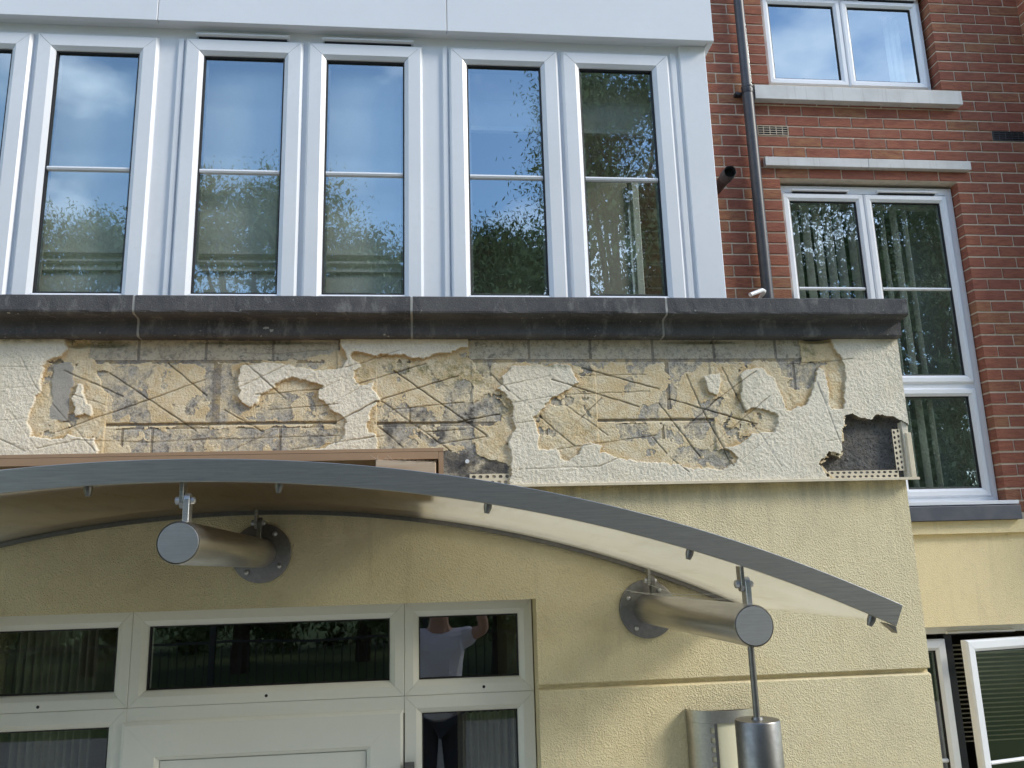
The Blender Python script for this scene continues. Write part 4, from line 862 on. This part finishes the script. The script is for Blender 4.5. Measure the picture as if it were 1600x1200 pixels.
# ------------------------------------------------------------------ what the panes reflect: trees, hedge, railings, photographer
def crown_mesh(seed, n, blobs, leaf, droop):
    g = np.random.default_rng(seed); W = np.array([b[3]**2 for b in blobs]); pick = g.choice(len(blobs), n, p=W/W.sum()); B = np.array(blobs)[pick]
    d = g.normal(size=(n,3)); d /= np.linalg.norm(d,axis=1)[:,None]; inner = (np.arange(n)%4==0)[:,None]; rad = B[:,3:4]*np.where(inner,.75*g.random((n,1)),.35+.65*g.random((n,1))**.5)*(1+.13*g.normal(size=(n,1)))
    c = B[:,:3]+d*rad*np.array([1,1,.85]); L = leaf*g.uniform(.7,1.5,(n,1))*np.where(inner,1.7,1); ax = g.normal(size=(n,3)); ax[:,2] -= droop; ax /= np.linalg.norm(ax,axis=1)[:,None]
    sd_ = np.cross(ax,g.normal(size=(n,3))); sd_ /= np.linalg.norm(sd_,axis=1)[:,None]; wd = L*np.where(inner,.45,.22)
    V = np.stack([c-ax*L, c-sd_*wd, c+ax*L, c+sd_*wd],1).reshape(-1,3); return V, np.arange(4*n).reshape(-1,4)
def tree(x,y,h,seed,label,spread=1.0,n=76000,leaf=.042,low=.10):
    gz_ = float(np.interp(y,gy,gz)); t = thing('leafy_tree', label, 'tree', (x,y,gz_), 'trees opposite the building, mirrored in the panes'); r_ = random.Random(seed)
    blobs = []
    for k in range(80):
        a = r_.uniform(0,6.28); u = r_.uniform(low,1); rr_ = h*.30*spread*math.sin(math.pi*min(.98,(u-low)/(1.06-low)*.8+.16))*r_.uniform(.3,1.15); blobs.append((x+rr_*math.cos(a), y+rr_*math.sin(a), gz_+h*u*.93, h*r_.uniform(.06,.12)))
    V,Qd = crown_mesh(seed,n,blobs,leaf,.9); npmesh('crown', V, Qd, [M['leaf']], t, smooth=False)
    mb = MB(); mb.tube([(x,y,gz_-.1),(x+.05,y,gz_+h*.2),(x-.04,y+.05,gz_+h*.45),(x,y,gz_+h*.75)],[h*.017,h*.013,h*.010,h*.004],10)
    for b in blobs[::3]: mb.tube([(x,y,gz_+h*r_.uniform(.25,.5)),((x+b[0])/2,(y+b[1])/2,b[2]*.5+(gz_+h*.4)*.5),(b[0],b[1],b[2])],[h*.005,h*.004,h*.002],6)
    mb.build('trunk', M['bark'], t)
TREES = [(-9.6,-14.5,10.6,1,'broad tree mirrored at the far left of the long window',1.0),(-6.5,-14.5,9.6,2,'rounded tree mirrored in the leftmost whole casement',1.0),(-3.6,-14.2,10.9,3,'tree mirrored in the left casement of the vented pair',.85),(-1.3,-15.2,9.7,4,'tree mirrored in the right casement of the vented pair',.75),(1.3,-12.5,8.7,5,'dense tree mirrored in the casement with dark foliage',.8),(3.7,-11.8,12.0,6,'tall tree mirrored in the casement nearest the brick wall',.75),(9.3,-11.5,12.2,7,'tall tree mirrored in the left half of the tall window',1.0),(12.6,-12.0,12.6,8,'tall tree mirrored in the right half of the tall window',1.0),(6.6,-15.5,8.6,9,'low tree between the two tallest mirrored trees',1.0)]
for a in TREES: tree(*a[:3],a[3],a[4],a[5],**({'n':120000} if a[3] in (6,7,8) else {}))
t = thing('hedge', 'dark clipped hedge beyond the lawn, mirrored in the fanlights', 'hedge', (0,-18,.9)); blobs = [(random.uniform(-16,22),random.uniform(-18.6,-17.4),random.uniform(1.0,3.0),.62) for _ in range(150)]
V,Qd = crown_mesh(77,34000,blobs,.07,.2); npmesh('foliage', V, Qd, [M['leaf']], t, smooth=False)
rf = thing('railing_fence', 'black iron railings in front of the lawn, mirrored in the middle fanlight', 'fence', (0,-9.5,.58))
zr = float(np.interp(-9.5,gy,gz)); pm = MB().box(-.008,.008,-.008,.008,-.03,1.15).build('bar', M['iron']); pm.parent = rf; pm.location = (-6,0,0); 
for k in range(1,100): link('bar', pm.data, rf, (-6+k*.12,0,0))
for z_ in (.12,1.0): MB().box(-6.1,6.0,-9.515,-9.485,zr+z_,zr+z_+.035).build('rail', M['iron'], rf)
for k in range(5): MB().box(-6.05+k*3,-5.97+k*3,-9.54,-9.46,zr-.1,zr+1.3).build('post', M['iron'], rf)

def skin(name, verts, edges, radii, mat, parent, root=0, sub_=2):
    me = bpy.data.meshes.new(name); off = wloc(parent); me.from_pydata([Vector(v)-off for v in verts], edges, []); me.materials.append(mat)
    o = link(name, me, parent); md = o.modifiers.new('Skin','SKIN'); me.materials
    for i,r_ in enumerate(radii): me.skin_vertices[0].data[i].radius = (r_,r_) if not isinstance(r_,tuple) else r_
    me.skin_vertices[0].data[root].use_root = True; sb = o.modifiers.new('Sub','SUBSURF'); sb.levels = sub_; sb.render_levels = sub_
    return o
GP = .72; bx_, by_ = .10, -3.46
pn = thing('person', 'photographer in a white T-shirt with raised arms, mirrored in the right fanlight', 'person', (bx_,by_,GP))
def Pp(x,y,z): return (bx_+x, by_+y, GP+z)
hL, hR = (-.105-bx_, .405, 1.915), (.105-bx_, .405, 1.915)
vv = [Pp(0,0,.95),Pp(0,.0,1.12),Pp(0,.01,1.32),Pp(0,.02,1.47),Pp(0,.03,1.56),Pp(0,.05,1.66),Pp(0,.05,1.76)]; ee = [(0,1),(1,2),(2,3),(3,4),(4,5),(5,6)]; ra = [.13,.115,.125,.075,.056,.088,.075]
def addv(p,r_,frm): vv.append(p); ra.append(r_); ee.append((frm,len(vv)-1)); return len(vv)-1
for s_,h_ in ((-1,hL),(1,hR)):
    a = addv(Pp(s_*.17,.02,1.44),.062,3); a = addv(Pp(s_*.34,.10,1.50),.048,a); a = addv(Pp(s_*.30,.24,1.68),.038,a); w__ = addv(Pp(h_[0],h_[1]-.03,h_[2]-.04),.027,a); addv(Pp(h_[0]-s_*0,h_[1]-.01,h_[2]),.030,w__)
    a = addv(Pp(s_*.10,0,.88),.095,0); a = addv(Pp(s_*.11,.02,.50),.065,a); a = addv(Pp(s_*.11,-.01,.09),.042,a); addv(Pp(s_*.13,.13,.035),.038,a)
skin('body', vv, ee, ra, M['skin'], pn)
for s_,h_ in ((-1,hL),(1,hR)):
    for k in range(5):
        b = Pp(h_[0]+s_*(.004 if k else -.02), h_[1]-.005, h_[2]+.012*(k-2)); L_ = (.045,.07,.078,.072,.055)[k]
        skin('finger', [b, (b[0]-s_*L_*.45,b[1]-.012,b[2]+.004), (b[0]-s_*L_,b[1]-.006,b[2]+.006)], [(0,1),(1,2)], [.0095,.009,.0075], M['skin'], pn, 0, 1)
skin('tshirt', [Pp(0,0,.80),Pp(0,0,1.05),Pp(0,.01,1.32),Pp(0,.015,1.46),Pp(-.17,.02,1.44),Pp(-.29,.075,1.475),Pp(.17,.02,1.44),Pp(.29,.075,1.475)], [(0,1),(1,2),(2,3),(3,4),(4,5),(3,6),(6,7)], [.19,.18,.19,.12,.088,.078,.088,.078], M['shirt'], pn)
skin('trousers', [Pp(0,0,.98),Pp(-.10,0,.88),Pp(-.11,.02,.50),Pp(-.11,-.01,.10),Pp(.10,0,.88),Pp(.11,.02,.50),Pp(.11,-.01,.10)], [(0,1),(1,2),(2,3),(0,4),(4,5),(5,6)], [.165,.115,.085,.07,.115,.085,.07], M['trouser'], pn)
skin('hair', [Pp(0,.0,1.68),Pp(0,-.01,1.78),Pp(0,.06,1.835)], [(0,1),(1,2)], [.075,.093,.06], M['hair'], pn)
mb = MB()
for s_ in (-1,1): mb.tube([Pp(s_*.033,.128,1.70),Pp(s_*.033,.138,1.70)],[.012,.008],8)
mb.build('eyes', M['dark'], pn)
MB().tube([Pp(0,.125,1.70),Pp(0,.158,1.665),Pp(0,.13,1.655)],[.008,.014,.008],8).build('nose', M['skin'], pn, smooth=True)
MB().box(bx_-.025,bx_+.025,by_+.128,by_+.136,GP+1.622,GP+1.632).build('mouth', M['hair'], pn)
ph = MB().box(-.082,.082,-3.036,-3.028,2.605,2.685).build('phone', M['dark'], None, .003); tag(ph, 'dark phone held up by the photographer', 'phone')
